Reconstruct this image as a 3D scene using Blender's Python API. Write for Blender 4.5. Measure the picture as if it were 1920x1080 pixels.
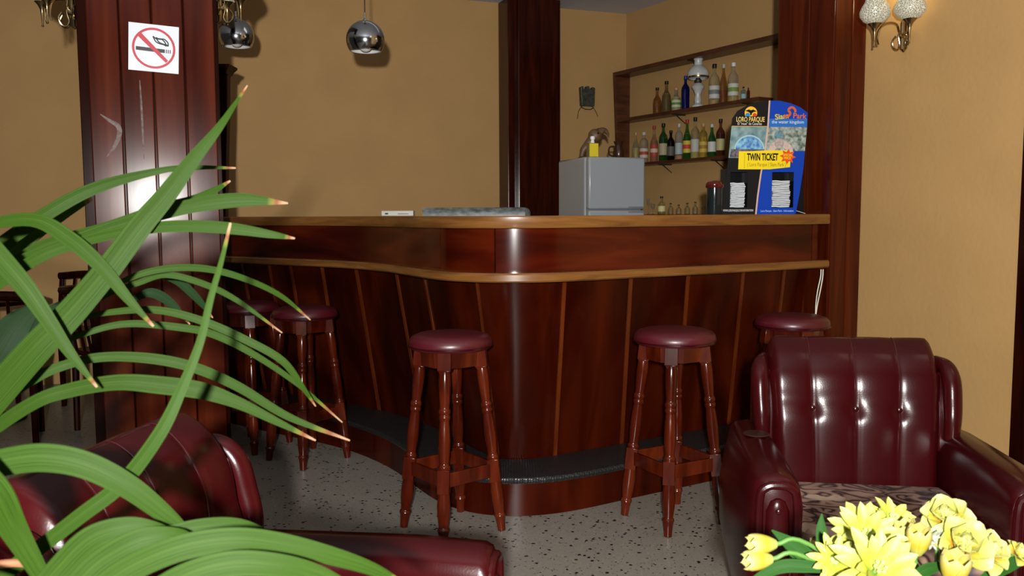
import bpy, bmesh, math, random
from mathutils import Vector, Matrix, noise
random.seed(7)
C = bpy.context.scene.collection
sc = bpy.context.scene
PI = math.pi
for o in list(bpy.data.objects): bpy.data.objects.remove(o)

# ------------------------------------------------------------------ camera
F = 1600.0; H = 1.21
PITCH = math.atan(138/1600); ROLL = .005
_f = Vector((0, math.cos(PITCH), -math.sin(PITCH)))
_u = Vector((0, math.sin(PITCH), math.cos(PITCH))); _r = Vector((1, 0, 0))
RT = _r*math.cos(ROLL) - _u*math.sin(ROLL); UP = _u*math.cos(ROLL) + _r*math.sin(ROLL)
CAM = Vector((0, 0, H))
cd = bpy.data.cameras.new('camera'); cam = bpy.data.objects.new('camera', cd); C.objects.link(cam)
m = Matrix((RT, UP, -_f)).transposed().to_4x4(); m.translation = CAM
cam.matrix_world = m
cd.sensor_width = 36; cd.lens = F*36/1920; cd.clip_start = .05
cd.dof.use_dof = True; cd.dof.focus_distance = 3.4; cd.dof.aperture_fstop = 9
sc.camera = cam
def ray(x, y): return _f*F + RT*(x-960) - UP*(y-540)
def at(x, y, Y):                       # world point seen at pixel (x, y) at distance Y in front
    d = ray(x, y); return CAM + d*(Y/d.y)
def onz(x, y, z):
    d = ray(x, y); return CAM + d*((z-H)/d.z)
def proj(p):
    v = Vector(p)-CAM; d = v.dot(_f); return 960+F*v.dot(RT)/d, 540-F*v.dot(UP)/d

# ------------------------------------------------------------------ light
sc.view_settings.view_transform = 'Standard'; sc.view_settings.look = 'None'
sc.view_settings.gamma = 1; sc.view_settings.use_curve_mapping = False
sc.view_settings.exposure = 0.0
w = bpy.data.worlds.new('room_ambient'); sc.world = w; w.use_nodes = True
w.node_tree.nodes['Background'].inputs[0].default_value = (1.0, .90, .78, 1)
w.node_tree.nodes['Background'].inputs[1].default_value = .03
def area(name, loc, target, size, power, col, shape='DISK', sy=None):
    l = bpy.data.lights.new(name, 'AREA'); l.shape = shape; l.size = size
    if sy: l.size_y = sy
    l.energy = power; l.color = col
    o = bpy.data.objects.new(name, l); C.objects.link(o); o.location = loc
    o.rotation_euler = (Vector(target)-Vector(loc)).to_track_quat('-Z', 'Y').to_euler(); return o
area('camera_flash', CAM+Vector((-.025, -.5, .15)), (0.0, 4.6, 1.6), .07, 250, (1, .97, .93))
area('fill_light_bar', (-.3, 5.0, 2.9), (-.5, 7.2, 1.3), 1.2, 2.5, (1, .92, .80), 'RECTANGLE', .5)  # unseen fill light, added to brighten the back wall behind the bar
area('fill_light_lounge', (2.0, 1.6, 2.9), (2.4, 4.4, 1.0), .8, 5, (1, .88, .70), 'RECTANGLE', .8)  # added soft fill aimed at the right wall, stands for no fixture
try:
    sc.cycles.use_denoising = True; sc.cycles.max_bounces = 8; sc.cycles.transparent_max_bounces = 12
    sc.cycles.sample_clamp_indirect = 4
except Exception: pass

# ------------------------------------------------------------------ materials
def nt(name):
    m = bpy.data.materials.new(name); m.use_nodes = True; t = m.node_tree
    return m, t, t.nodes['Principled BSDF']
def setp(b, **k):
    for n, v in k.items():
        n = n.replace('_', ' ')
        if isinstance(v, tuple) and len(v) == 3: v = (*v, 1)
        b.inputs[n].default_value = v
def plain(name, col, rough=.5, **k):
    m, t, b = nt(name); setp(b, Base_Color=col, Roughness=rough, **k)
    return m
def mottled(name, c1, c2, scale=6, rough=.5, bump=0, bscale=60, stretch=(1, 1, 1), bdist=.002, detail=4, coords='Object', **k):
    m, t, b = nt(name); N = t.nodes; L = t.links
    tc = N.new('ShaderNodeTexCoord'); mp = N.new('ShaderNodeMapping'); mp.inputs['Scale'].default_value = stretch
    no = N.new('ShaderNodeTexNoise'); no.inputs['Scale'].default_value = scale; no.inputs['Detail'].default_value = detail
    mx = N.new('ShaderNodeMix'); mx.data_type = 'RGBA'
    mx.inputs[6].default_value = (*c1, 1); mx.inputs[7].default_value = (*c2, 1)
    cr = N.new('ShaderNodeMapRange'); cr.inputs[1].default_value = .32; cr.inputs[2].default_value = .68
    L.new(tc.outputs[coords], mp.inputs[0]); L.new(mp.outputs[0], no.inputs['Vector'])
    L.new(no.outputs['Fac'], cr.inputs[0]); L.new(cr.outputs[0], mx.inputs[0]); L.new(mx.outputs[2], b.inputs['Base Color'])
    setp(b, Roughness=rough, **k)
    if bump:
        n2 = N.new('ShaderNodeTexNoise'); n2.inputs['Scale'].default_value = bscale; n2.inputs['Detail'].default_value = 3
        L.new(mp.outputs[0], n2.inputs['Vector'])
        bp = N.new('ShaderNodeBump'); bp.inputs['Strength'].default_value = bump; bp.inputs['Distance'].default_value = bdist
        L.new(n2.outputs['Fac'], bp.inputs['Height']); L.new(bp.outputs[0], b.inputs['Normal'])
    return m
def wood(name, dark, mid, light, rough=.28, coat=.5, stretch=(14, 14, 1.0), scale=1.6, bump=.12, vary=.25, croughness=.12, spec=.4):
    m, t, b = nt(name); N = t.nodes; L = t.links
    tc = N.new('ShaderNodeTexCoord'); mp = N.new('ShaderNodeMapping'); mp.inputs['Scale'].default_value = stretch
    oi = N.new('ShaderNodeObjectInfo'); ad = N.new('ShaderNodeVectorMath'); ad.operation = 'ADD'
    sc_ = N.new('ShaderNodeVectorMath'); sc_.operation = 'SCALE'; sc_.inputs['Scale'].default_value = 37
    L.new(oi.outputs['Random'], sc_.inputs[0]); L.new(tc.outputs['Object'], mp.inputs[0])
    L.new(mp.outputs[0], ad.inputs[0]); L.new(sc_.outputs[0], ad.inputs[1])
    no = N.new('ShaderNodeTexNoise'); no.inputs['Scale'].default_value = scale; no.inputs['Detail'].default_value = 6; no.inputs['Distortion'].default_value = .6
    L.new(ad.outputs[0], no.inputs['Vector'])
    cr = N.new('ShaderNodeValToRGB'); e = cr.color_ramp.elements
    e[0].position = .33; e[0].color = (*dark, 1); e[1].position = .7; e[1].color = (*light, 1)
    x = e.new(.5); x.color = (*mid, 1)
    L.new(no.outputs['Fac'], cr.inputs[0])
    hv = N.new('ShaderNodeHueSaturation'); mr = N.new('ShaderNodeMapRange')
    mr.inputs[3].default_value = 1-vary; mr.inputs[4].default_value = 1+vary
    L.new(oi.outputs['Random'], mr.inputs[0]); L.new(mr.outputs[0], hv.inputs['Value']); L.new(cr.outputs[0], hv.inputs['Color'])
    L.new(hv.outputs[0], b.inputs['Base Color'])
    bp = N.new('ShaderNodeBump'); bp.inputs['Strength'].default_value = bump; bp.inputs['Distance'].default_value = .002
    L.new(no.outputs['Fac'], bp.inputs['Height']); L.new(bp.outputs[0], b.inputs['Normal'])
    setp(b, Roughness=rough, Coat_Weight=coat, Coat_Roughness=croughness, Specular_IOR_Level=spec)
    return m
def glass(name, col, rough=.02):
    m, t, b = nt(name); setp(b, Base_Color=col, Roughness=rough, Transmission_Weight=.92, IOR=1.35); return m

M = {}
M['wall'] = mottled('ochre_plaster', (.395, .236, .084), (.43, .255, .093), 3, .75, .35, 38, bdist=.004)
M['ceiling'] = mottled('ceiling_paint', (.50, .51, .56), (.54, .55, .59), 2, .8)
M['wood'] = wood('mahogany_panel', (.011, .0010, .0002), (.023, .0021, .0004), (.042, .0050, .0008), stretch=(4, 4, .6), vary=.22, rough=.2, coat=.0, bump=.04, spec=.13)
M['woodH'] = wood('mahogany_fascia', (.020, .0016, .0003), (.040, .0032, .0006), (.075, .0085, .0012), stretch=(1, 1, 6), rough=.15, vary=.15, coat=.0, bump=.04, spec=.28)
M['pillar'] = wood('varnished_red_plank', (.036, .0048, .0016), (.058, .0085, .003), (.088, .016, .005), rough=.18, coat=.0, scale=1.2, bump=.05, stretch=(9, 9, .6), vary=.06, spec=.10)
M['darkwood'] = wood('dark_plank', (.006, .0010, .0004), (.011, .0016, .0006), (.018, .0030, .0009), vary=.15, coat=.0, rough=.2, spec=.04, bump=.04)
M['postwood'] = wood('dark_post_wood', (.016, .0022, .0007), (.030, .0040, .0012), (.050, .0075, .0020), vary=.15, coat=.0, rough=.18, spec=.25, bump=.04)
M['redwood'] = wood('red_brown_plank', (.028, .0028, .0005), (.050, .0062, .0009), (.075, .011, .0015), vary=.12, coat=.0, rough=.2, spec=.3, bump=.04)
M['batten'] = wood('joint_strip_wood', (.05, .008, .001), (.075, .013, .0018), (.10, .019, .003), vary=.1, coat=.1)
M['oak'] = wood('oak_laminate_edge', (.105, .040, .0085), (.15, .060, .013), (.19, .082, .020), stretch=(2, 2, 22), scale=2.2, rough=.3, coat=.35, bump=.03, vary=.05)
M['turned'] = wood('turned_stool_wood', (.028, .0026, .0007), (.048, .0050, .0012), (.085, .012, .0025), rough=.18, coat=.0, spec=.32, stretch=(10, 10, 2), vary=.08)
M['shelfwood'] = wood('shelf_wood', (.045, .013, .005), (.07, .02, .008), (.10, .032, .012), rough=.4, coat=.2, stretch=(3, 3, 16), vary=.05)
M['leather'] = mottled('oxblood_leather', (.020, .0012, .0017), (.026, .0016, .0022), 5, .23, .22, 260, bdist=.0006, Specular_IOR_Level=.19)
M['leather_dark'] = mottled('oxblood_piping', (.020, .0012, .0017), (.026, .0016, .0022), 5, .2)
M['vinyl'] = mottled('burgundy_vinyl', (.05, .0028, .0065), (.062, .0036, .008), 6, .38, .3, 160, bdist=.001, Coat_Weight=.1, Coat_Roughness=.25)
M['brass'] = plain('aged_brass', (.36, .27, .14), .22, Metallic=1.0)
M['chrome'] = plain('chrome', (.42, .44, .46), .14, Metallic=1.0)
M['white'] = plain('white_enamel', (.75, .74, .70), .4)
M['fridge'] = mottled('fridge_enamel', (.27, .29, .31), (.29, .31, .33), 2, .28, Coat_Weight=.3)
M['fridge_seal'] = plain('grey_seal', (.16, .17, .18), .5)
M['black'] = plain('black_plastic', (.004, .004, .005), .35, Specular_IOR_Level=.2)
M['cord'] = plain('black_cord', (.02, .014, .01), .6)
M['iron'] = plain('dark_iron', (.06, .05, .04), .45, Metallic=.7)
M['paper'] = mottled('leaflet_paper', (.42, .47, .52), (.52, .56, .60), 9, .6)
M['marble'] = mottled('grey_veined_marble', (.028, .036, .036), (.15, .17, .165), 22, .25, stretch=(1, 1, 2), detail=9)
M['cable'] = plain('white_cable', (.62, .58, .5), .5)

def terrazzo():
    m, t, b = nt('terrazzo_floor'); N = t.nodes; L = t.links
    tc = N.new('ShaderNodeTexCoord')
    base = N.new('ShaderNodeTexNoise'); base.inputs['Scale'].default_value = 2.5; base.inputs['Detail'].default_value = 5
    mx = N.new('ShaderNodeMix'); mx.data_type = 'RGBA'; mx.inputs[6].default_value = (.200, .184, .155, 1); mx.inputs[7].default_value = (.24, .222, .188, 1)
    fine = N.new('ShaderNodeTexNoise'); fine.inputs['Scale'].default_value = 90; fine.inputs['Detail'].default_value = 2
    mx0 = N.new('ShaderNodeMix'); mx0.data_type = 'RGBA'; mx0.blend_type = 'MULTIPLY'; mx0.inputs[0].default_value = .35
    L.new(tc.outputs['Object'], base.inputs['Vector']); L.new(base.outputs['Fac'], mx.inputs[0])
    L.new(tc.outputs['Object'], fine.inputs['Vector']); L.new(mx.outputs[2], mx0.inputs[6]); L.new(fine.outputs['Fac'], mx0.inputs[7])
    last = mx0.outputs[2]
    for i, (s, th, soft, col) in enumerate([(52, .33, .02, (.004, .0035, .003)), (115, .30, .03, (.012, .011, .010)), (85, .2, .04, (.28, .26, .22))]):
        vo = N.new('ShaderNodeTexVoronoi'); vo.inputs['Scale'].default_value = s; vo.inputs['Randomness'].default_value = 1
        mp = N.new('ShaderNodeMapping'); mp.inputs['Location'].default_value = (i*3.1, i, 0); mp.inputs['Rotation'].default_value = (0, 0, i*.7+.4)
        no = N.new('ShaderNodeTexNoise'); no.inputs['Scale'].default_value = s*1.6
        a = N.new('ShaderNodeVectorMath'); a.operation = 'SCALE'; a.inputs['Scale'].default_value = .010
        ad = N.new('ShaderNodeVectorMath'); ad.operation = 'ADD'
        L.new(tc.outputs['Object'], mp.inputs[0]); L.new(mp.outputs[0], no.inputs['Vector']); L.new(no.outputs['Color'], a.inputs[0])
        L.new(mp.outputs[0], ad.inputs[0]); L.new(a.outputs[0], ad.inputs[1]); L.new(ad.outputs[0], vo.inputs['Vector'])
        lt = N.new('ShaderNodeMapRange'); lt.inputs[1].default_value = th; lt.inputs[2].default_value = th+soft; lt.inputs[3].default_value = 1; lt.inputs[4].default_value = 0
        L.new(vo.outputs['Distance'], lt.inputs[0])
        sp = N.new('ShaderNodeSeparateColor'); L.new(vo.outputs['Color'], sp.inputs[0])
        g = N.new('ShaderNodeMath'); g.operation = 'GREATER_THAN'; g.inputs[1].default_value = [.80, .84, .7][i]; L.new(sp.outputs[0], g.inputs[0])
        mu = N.new('ShaderNodeMath'); mu.operation = 'MULTIPLY'; L.new(lt.outputs[0], mu.inputs[0]); L.new(g.outputs[0], mu.inputs[1])
        mm = N.new('ShaderNodeMix'); mm.data_type = 'RGBA'; mm.inputs[7].default_value = (*col, 1)
        L.new(mu.outputs[0], mm.inputs[0]); L.new(last, mm.inputs[6]); last = mm.outputs[2]
    L.new(last, b.inputs['Base Color']); setp(b, Roughness=.32)
    return m
M['floor'] = terrazzo()

def leafmat(name, deep, pale, tip=True):
    m, t, b = nt(name); N = t.nodes; L = t.links
    uv = N.new('ShaderNodeUVMap'); sp = N.new('ShaderNodeSeparateXYZ'); L.new(uv.outputs[0], sp.inputs[0])
    wv = N.new('ShaderNodeMapping'); wv.inputs['Scale'].default_value = (26, .6, 1); L.new(uv.outputs[0], wv.inputs[0])
    no = N.new('ShaderNodeTexNoise'); no.inputs['Scale'].default_value = 2.5; no.inputs['Detail'].default_value = 2; L.new(wv.outputs[0], no.inputs['Vector'])
    mx = N.new('ShaderNodeMix'); mx.data_type = 'RGBA'; mx.inputs[6].default_value = (*deep, 1); mx.inputs[7].default_value = (*pale, 1)
    vr = N.new('ShaderNodeMapRange'); vr.inputs[1].default_value = .36; vr.inputs[2].default_value = .64; L.new(no.outputs['Fac'], vr.inputs[0]); L.new(vr.outputs[0], mx.inputs[0]); last = mx.outputs[2]
    if tip:
        cr = N.new('ShaderNodeValToRGB'); e = cr.color_ramp.elements
        e[0].position = .925; e[0].color = (0, 0, 0, 1); e[1].position = .95; e[1].color = (1, 1, 1, 1)
        L.new(sp.outputs[1], cr.inputs[0])
        c2 = N.new('ShaderNodeValToRGB'); e = c2.color_ramp.elements
        e[0].position = .935; e[0].color = (.09, .10, .015, 1); e[1].position = .985; e[1].color = (.20, .12, .07, 1)
        x = e.new(.96); x.color = (.09, .03, .012, 1); L.new(sp.outputs[1], c2.inputs[0])
        m2 = N.new('ShaderNodeMix'); m2.data_type = 'RGBA'; L.new(cr.outputs[0], m2.inputs[0]); L.new(last, m2.inputs[6]); L.new(c2.outputs[0], m2.inputs[7]); last = m2.outputs[2]
    L.new(last, b.inputs['Base Color']); setp(b, Roughness=.5, Specular_IOR_Level=.035)
    tr = N.new('ShaderNodeBsdfTranslucent'); L.new(last, tr.inputs[0])
    ms = N.new('ShaderNodeMixShader'); ms.inputs[0].default_value = .2
    out = N['Material Output']; L.new(b.outputs[0], ms.inputs[1]); L.new(tr.outputs[0], ms.inputs[2]); L.new(ms.outputs[0], out.inputs[0])
    return m
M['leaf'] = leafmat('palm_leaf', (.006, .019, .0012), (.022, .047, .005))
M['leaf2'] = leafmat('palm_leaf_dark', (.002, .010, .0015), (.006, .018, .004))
M['tleaf'] = leafmat('tulip_leaf', (.007, .035, .005), (.022, .07, .012), False)
M['stem'] = mottled('green_stem', (.05, .13, .02), (.07, .16, .03), 10, .45)

# ------------------------------------------------------------------ mesh tools
class MB:
    def __init__(s): s.v = []; s.f = []; s.uv = None; s.mi = []
    def add(s, vs, fs, mi=0):
        n = len(s.v); s.v += [tuple(p) for p in vs]; s.f += [tuple(i+n for i in f) for f in fs]; s.mi += [mi]*len(fs); return s
    def box(s, c, d, rz=0, M_=None, taper=1):
        x, y, z = d[0]/2, d[1]/2, d[2]/2; vs = []
        for k in (-1, 1):
            t = taper if k > 0 else 1
            for a, b in ((-1, -1), (1, -1), (1, 1), (-1, 1)): vs.append(Vector((a*x*t, b*y*t, k*z)))
        R = M_ if M_ else Matrix.Rotation(rz, 3, 'Z')
        vs = [R @ p + Vector(c) for p in vs]
        return s.add(vs, [(3, 2, 1, 0), (4, 5, 6, 7), (0, 1, 5, 4), (1, 2, 6, 5), (2, 3, 7, 6), (3, 0, 4, 7)])
    def loft(s, rings, cap=True, closed=True):
        n = len(rings[0]); vs = [p for r in rings for p in r]; fs = []
        for i in range(len(rings)-1):
            for j in range(n if closed else n-1):
                a, b = i*n+j, i*n+(j+1) % n; fs.append((a, b, b+n, a+n))
        if cap: fs += [tuple(reversed(range(n))), tuple((len(rings)-1)*n+j for j in range(n))]
        return s.add(vs, fs)
    def tube(s, pts, r, seg=8, cap=True):
        pts = [Vector(p) for p in pts]; rings = []; up = None
        for i, p in enumerate(pts):
            t = (pts[min(i+1, len(pts)-1)]-pts[max(i-1, 0)]).normalized()
            if up is None: up = Vector((0, 0, 1)) if abs(t.z) < .9 else Vector((1, 0, 0))
            a = t.cross(up).normalized(); b = a.cross(t).normalized(); up = b
            rr = r[i] if isinstance(r, (list, tuple)) else r
            rings.append([p+a*rr*math.cos(k*2*PI/seg)+b*rr*math.sin(k*2*PI/seg) for k in range(seg)])
        return s.loft(rings, cap)
    def lathe(s, prof, seg=20, base=(0, 0, 0), axis=(0, 0, 1), cap=True):      # prof: (r, h)
        ax = Vector(axis).normalized(); a = ax.orthogonal().normalized(); b = ax.cross(a); base = Vector(base)
        return s.loft([[base+ax*h+(a*math.cos(k*2*PI/seg)+b*math.sin(k*2*PI/seg))*max(r, 1e-4) for k in range(seg)] for r, h in prof], cap)
    def ball(s, c, r, seg=12, rings=8, sc_=(1, 1, 1)):
        R = []
        for i in range(rings+1):
            a = -PI/2+PI*i/rings
            R.append([Vector(c)+Vector((math.cos(a)*math.cos(k*2*PI/seg)*r*sc_[0], math.cos(a)*math.sin(k*2*PI/seg)*r*sc_[1], math.sin(a)*r*sc_[2])) for k in range(seg)])
        return s.loft(R, False)
    def build(s, name, mat, parent=None, smooth=True, bevel=0, world=False, kind=None, label=None, sub=0, angle=35, weld=False):
        me = bpy.data.meshes.new(name)
        off = Vector((0, 0, 0))
        if world and parent is not None:
            p = parent
            while p is not None: off += p.location; p = p.parent
        me.from_pydata([tuple(Vector(p)-off) for p in s.v], [], s.f)
        mats = mat if isinstance(mat, list) else [mat]
        for x in mats: me.materials.append(x)
        if len(mats) > 1: me.polygons.foreach_set('material_index', s.mi)
        if s.uv:
            ul = me.uv_layers.new(name='UVMap')
            for l in me.loops: ul.data[l.index].uv = s.uv[l.vertex_index]
        bm = bmesh.new(); bm.from_mesh(me)
        if weld: bmesh.ops.remove_doubles(bm, verts=bm.verts, dist=1e-5)
        bmesh.ops.recalc_face_normals(bm, faces=bm.faces)
        bm.to_mesh(me); bm.free()
        if smooth:
            me.shade_smooth()
            me.set_sharp_from_angle(angle=math.radians(angle))
        o = bpy.data.objects.new(name, me); C.objects.link(o)
        if parent is not None: o.parent = parent
        if bevel:
            b = o.modifiers.new('bevel', 'BEVEL'); b.width = bevel; b.segments = 2; b.limit_method = 'ANGLE'
        if sub:
            b = o.modifiers.new('sub', 'SUBSURF'); b.levels = sub; b.render_levels = sub
        if kind: o['kind'] = kind
        if label: o['label'] = label
        return o
def thing(name, label, cat, loc=(0, 0, 0), rz=0, group=None):
    o = bpy.data.objects.new(name, None); C.objects.link(o); o.location = loc; o.rotation_euler = (0, 0, rz)
    o['label'] = label; o['category'] = cat
    if group: o['group'] = group
    o.empty_display_size = .05
    return o
def tag(o, label, cat, group=None, kind=None):
    o['label'] = label; o['category'] = cat
    if group: o['group'] = group
    if kind: o['kind'] = kind
    return o
def copy_tree(o, parent=None):
    c = o.copy(); C.objects.link(c)
    if parent is not None: c.parent = parent
    for ch in [x for x in bpy.data.objects if x.parent == o]: copy_tree(ch, c)
    return c
def catmull(P, n=8):
    P = [Vector(p) for p in P]; out = []
    Q = [P[0]*2-P[1]]+P+[P[-1]*2-P[-2]]
    for i in range(1, len(Q)-2):
        a, b, c, d = Q[i-1:i+3]
        for k in range(n):
            t = k/n
            out.append(.5*((2*b)+(c-a)*t+(2*a-5*b+4*c-d)*t*t+(3*b-a-3*c+d)*t**3))
    out.append(P[-1]); return out
def lerpl(L, t):
    x = t*(len(L)-1); i = min(int(x), len(L)-2); return L[i]*(1-(x-i))+L[i+1]*(x-i)
def plate(outline, holes=(), th=.002, xf=lambda u, v, w: Vector((u, w, v))):
    """flat plate from 2-D outline with holes; xf(u, v, depth)"""
    bm = bmesh.new(); loops = [outline]+list(holes); es = []
    for lp in loops:
        vs = [bm.verts.new((p[0], p[1], 0)) for p in lp]
        for i in range(len(vs)): es.append(bm.edges.new((vs[i], vs[(i+1) % len(vs)])))
    r = bmesh.ops.triangle_fill(bm, use_beauty=True, edges=es)
    fs = [g for g in bm.faces]
    ex = bmesh.ops.extrude_face_region(bm, geom=fs)
    for g in ex['geom']:
        if isinstance(g, bmesh.types.BMVert): g.co.z = th
    bm.verts.index_update()
    mb = MB(); mb.add([xf(v.co.x, v.co.y, v.co.z) for v in bm.verts], [tuple(v.index for v in f.verts) for f in bm.faces]); bm.free()
    return mb
def text_mb(txt, size, xf, width=None, bold=0.0, th=.0006, shear=0):
    cu = bpy.data.curves.new('t', 'FONT'); cu.body = txt; cu.size = size; cu.align_x = 'CENTER'; cu.align_y = 'CENTER'
    cu.offset = bold; cu.resolution_u = 3; cu.shear = shear
    o = bpy.data.objects.new('t', cu); C.objects.link(o)
    dg = bpy.context.evaluated_depsgraph_get(); me = bpy.data.meshes.new_from_object(o.evaluated_get(dg))
    xs = [v.co.x for v in me.vertices]; k = 1
    if width: k = width/(max(xs)-min(xs))
    bm = bmesh.new(); bm.from_mesh(me)
    ex = bmesh.ops.extrude_face_region(bm, geom=list(bm.faces))
    for g in ex['geom']:
        if isinstance(g, bmesh.types.BMVert): g.co.z = th
    bm.verts.index_update(); mb = MB()
    mb.add([xf(v.co.x*k, v.co.y, v.co.z) for v in bm.verts], [tuple(v.index for v in f.verts) for f in bm.faces])
    bm.free(); bpy.data.objects.remove(o); bpy.data.curves.remove(cu); bpy.data.meshes.remove(me)
    return mb

# ------------------------------------------------------------------ room
CZ = 2.975
def struct(name, mb, mat, **k):
    o = mb.build(name, mat, **k); o['kind'] = 'structure'; return o
struct('floor', MB().box((-.5, 3.0, -.05), (11, 13, .1)), M['floor'], smooth=False)
struct('ceiling', MB().box((-.5, 3.0, CZ+.05), (11, 13, .1)), M['ceiling'], smooth=False)
def wall_seg(a, b, th, side=1, z0=0, z1=CZ):
    a = Vector((*a, 0)); b = Vector((*b, 0)); d = (b-a).normalized(); n = Vector((-d.y, d.x, 0))*side*th
    q = [a, b, b+n, a+n]; mb = MB()
    vs = [p+Vector((0, 0, z0)) for p in q]+[p+Vector((0, 0, z1)) for p in q]
    return mb.add(vs, [(3, 2, 1, 0), (4, 5, 6, 7), (0, 1, 5, 4), (1, 2, 6, 5), (2, 3, 7, 6), (3, 0, 4, 7)])
SL = .377
def backY(X): return 7.75+SL*(X-1.027)
K = (1.027, 7.75)
struct('wall_back', wall_seg((-5.2, backY(-5.2)), K, .15), M['wall'], smooth=False)
def alc(Y): return (K[0]-.5875*(Y-K[1]), Y)
struct('wall_alcove', wall_seg(K, alc(4.85), .12), M['wall'], smooth=False)
# right wall begins at the corner post
PR0 = Vector((1.57, 4.22, 0)); ux = Vector((1, SL, 0)).normalized(); uy = Vector((-.5875, 1, 0)).normalized()
rw0 = PR0+ux*.19
rwn = Vector((-ux.y, ux.x, 0)); rwd = Vector((.37, -.93, 0)).normalized(); rwo = Vector((-rwd.y, rwd.x, 0))*-1   # wall runs towards the camera; rwo points into the room
struct('wall_right', wall_seg((rw0+rwn*.03).xy, (rw0+rwn*.03+rwd*4.0).xy, .12), M['wall'], smooth=False)
# dark trim on the right wall near the frame edge
q = rw0+ux*((lambda: 0)() or 0)
def ray_line(px, P, d):        # point on plan line P + t d seen at pixel column px (mid height)
    k = (px-960)/F
    t = (P.x-k*P.y)/(k*d.y-d.x); return P+d*t
tp = ray_line(1913, rw0+rwn*.03, rwd)
def hbox(p0, d, w_, n, th, z0, z1):   # board: starts p0, runs w_ along d, th along -n (towards room)
    a = Vector((p0.x, p0.y, 0)); b = a+d*w_; vs = [a, b, b-n*th, a-n*th]
    mb = MB(); return mb.add([p+Vector((0, 0, z0)) for p in vs]+[p+Vector((0, 0, z1)) for p in vs],
        [(0, 1, 2, 3), (7, 6, 5, 4), (4, 5, 1, 0), (5, 6, 2, 1), (6, 7, 3, 2), (7, 4, 0, 3)])
struct('trim_1', hbox(tp, rwd, .12, -rwo, .012, 0, 2.1), M['darkwood'], smooth=False, bevel=.004)

# ------------------------------------------------------------------ left pillar
yaw = math.radians(21.2); px_ = Vector((math.cos(yaw), math.sin(yaw), 0)); pn = Vector((-px_.y, px_.x, 0))   # pn points away from the camera
PC = Vector((-1.62, 3.9, 0)); L0, L1 = -.253, .279
pil = thing('wooden_pillar', 'square pillar clad in glossy red-brown vertical planks, carrying the no smoking sign', 'pillar', tuple(PC))
def onpil(a, d, z): return PC+px_*a+pn*d+Vector((0, 0, z))
hbox(onpil(L0+.012, .02, 0), px_, L1-L0-.024, pn, -.19, 0, CZ-.001).build('core', M['darkwood'], pil, world=True, smooth=False)
pw = (L1-L0)/4
for i in range(4):
    p = onpil(L0+i*pw+.003, .02, 0)
    hbox(p, px_, pw-.006, pn, .022, .001, CZ-.002).build('plank', M['pillar'], pil, world=True, bevel=.005, smooth=False)
hbox(onpil(L0-.038, .055, 0), px_, .05, pn, .03, 0, CZ-.002).build('corner_strip', M['darkwood'], pil, world=True, bevel=.003, smooth=False)
hbox(onpil(L1-.014, .055, 0), px_, .03, pn, .03, 0, CZ-.002).build('corner_strip', M['darkwood'], pil, world=True, bevel=.003, smooth=False)

for pts in ([(188, 214), (205, 226), (221, 236), (224, 252), (214, 276), (200, 294)], [(262, 150), (264, 180), (266, 215), (268, 255), (270, 298)]):
    P_ = []
    for q0, q1 in pts:
        d_ = ray(q0, q1); t_ = (onpil(0, -.0026, 0)-CAM).dot(pn)/d_.dot(pn); P_.append(CAM+d_*t_)
    P_ = catmull(P_, 4); mb = MB(); vs = []
    for k, p in enumerate(P_):
        tt = (P_[min(k+1, len(P_)-1)]-P_[max(k-1, 0)]).normalized(); sd = tt.cross(pn).normalized()*(.002+.007*math.sin(PI*k/(len(P_)-1))*(1.2 if len(pts) == 6 else .35)); vs += [p+sd, p-sd, p-sd+pn*.0006, p+sd+pn*.0006]
    mb.loft([vs[4*k:4*k+4] for k in range(len(P_))]).build('scuff_mark', mottled('chalky_scuff', (.05, .018, .012), (.16, .11, .10), 60, .6), pil, world=True, label='pale scuff mark on the varnish')

# no smoking sign (flat print on a plate)
sg0 = at(287, 81, 3.79)
tcen = (sg0-PC).dot(px_); zc = sg0.z
k = F/3.82
sgn = thing('no_smoking_sign', 'square white no smoking sign with red ring and crossed cigarette on the pillar', 'sign', tuple(onpil(tcen, -.0025, zc)))
R3 = math.radians(-2.5)
def sx(u, v, w_=0):
    uu = u*math.cos(R3)-v*math.sin(R3); vv = u*math.sin(R3)+v*math.cos(R3)
    return onpil(tcen, -.0025, zc)+px_*uu+Vector((0, 0, vv))-pn*w_
S = .104
plate([(-S, -S), (S, -S), (S, S), (-S, S)], (), .004, lambda u, v, w_: sx(u, v, w_)).build('sign_plate', plain('sign_white', (.66, .71, .79), .4), sgn, world=True, smooth=False)
red = plain('sign_red', (.48, .02, .04), .5); blk = plain('sign_black', (.012, .012, .014), .5)
def circ(r, n=40, c=(0, 0), a0=0): return [(c[0]+r*math.cos(2*PI*i/n+a0), c[1]+r*math.sin(2*PI*i/n+a0)) for i in range(n)]
off = .004
plate(circ(.090), [circ(.080)], .0008, lambda u, v, w_: sx(u, v, off+w_)).build('red_ring', red, sgn, world=True, smooth=False)
d_ = .0045
plate([(-.062-d_, .052-d_), (-.052-d_*0, .062), (.060, -.050), (.050, -.060)], (), .0008, lambda u, v, w_: sx(u, v, off+.0012+w_)).build('red_slash', red, sgn, world=True, smooth=False)
plate([(-.074, .002), (.046, -.001), (.046, -.017), (-.074, -.014)], (), .0008, lambda u, v, w_: sx(u, v, off+w_)).build('cigarette', blk, sgn, world=True, smooth=False)
mb = MB()
for q_ in (.050, .058, .066):
    t_ = plate([(q_, -.001), (q_+.004, -.001), (q_+.004, -.017), (q_, -.017)], (), .0008, lambda u, v, w_: sx(u, v, off+w_)); mb.add(t_.v, t_.f)
mb.build('cigarette_tip', blk, sgn, world=True, smooth=False)
mb = MB()
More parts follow.
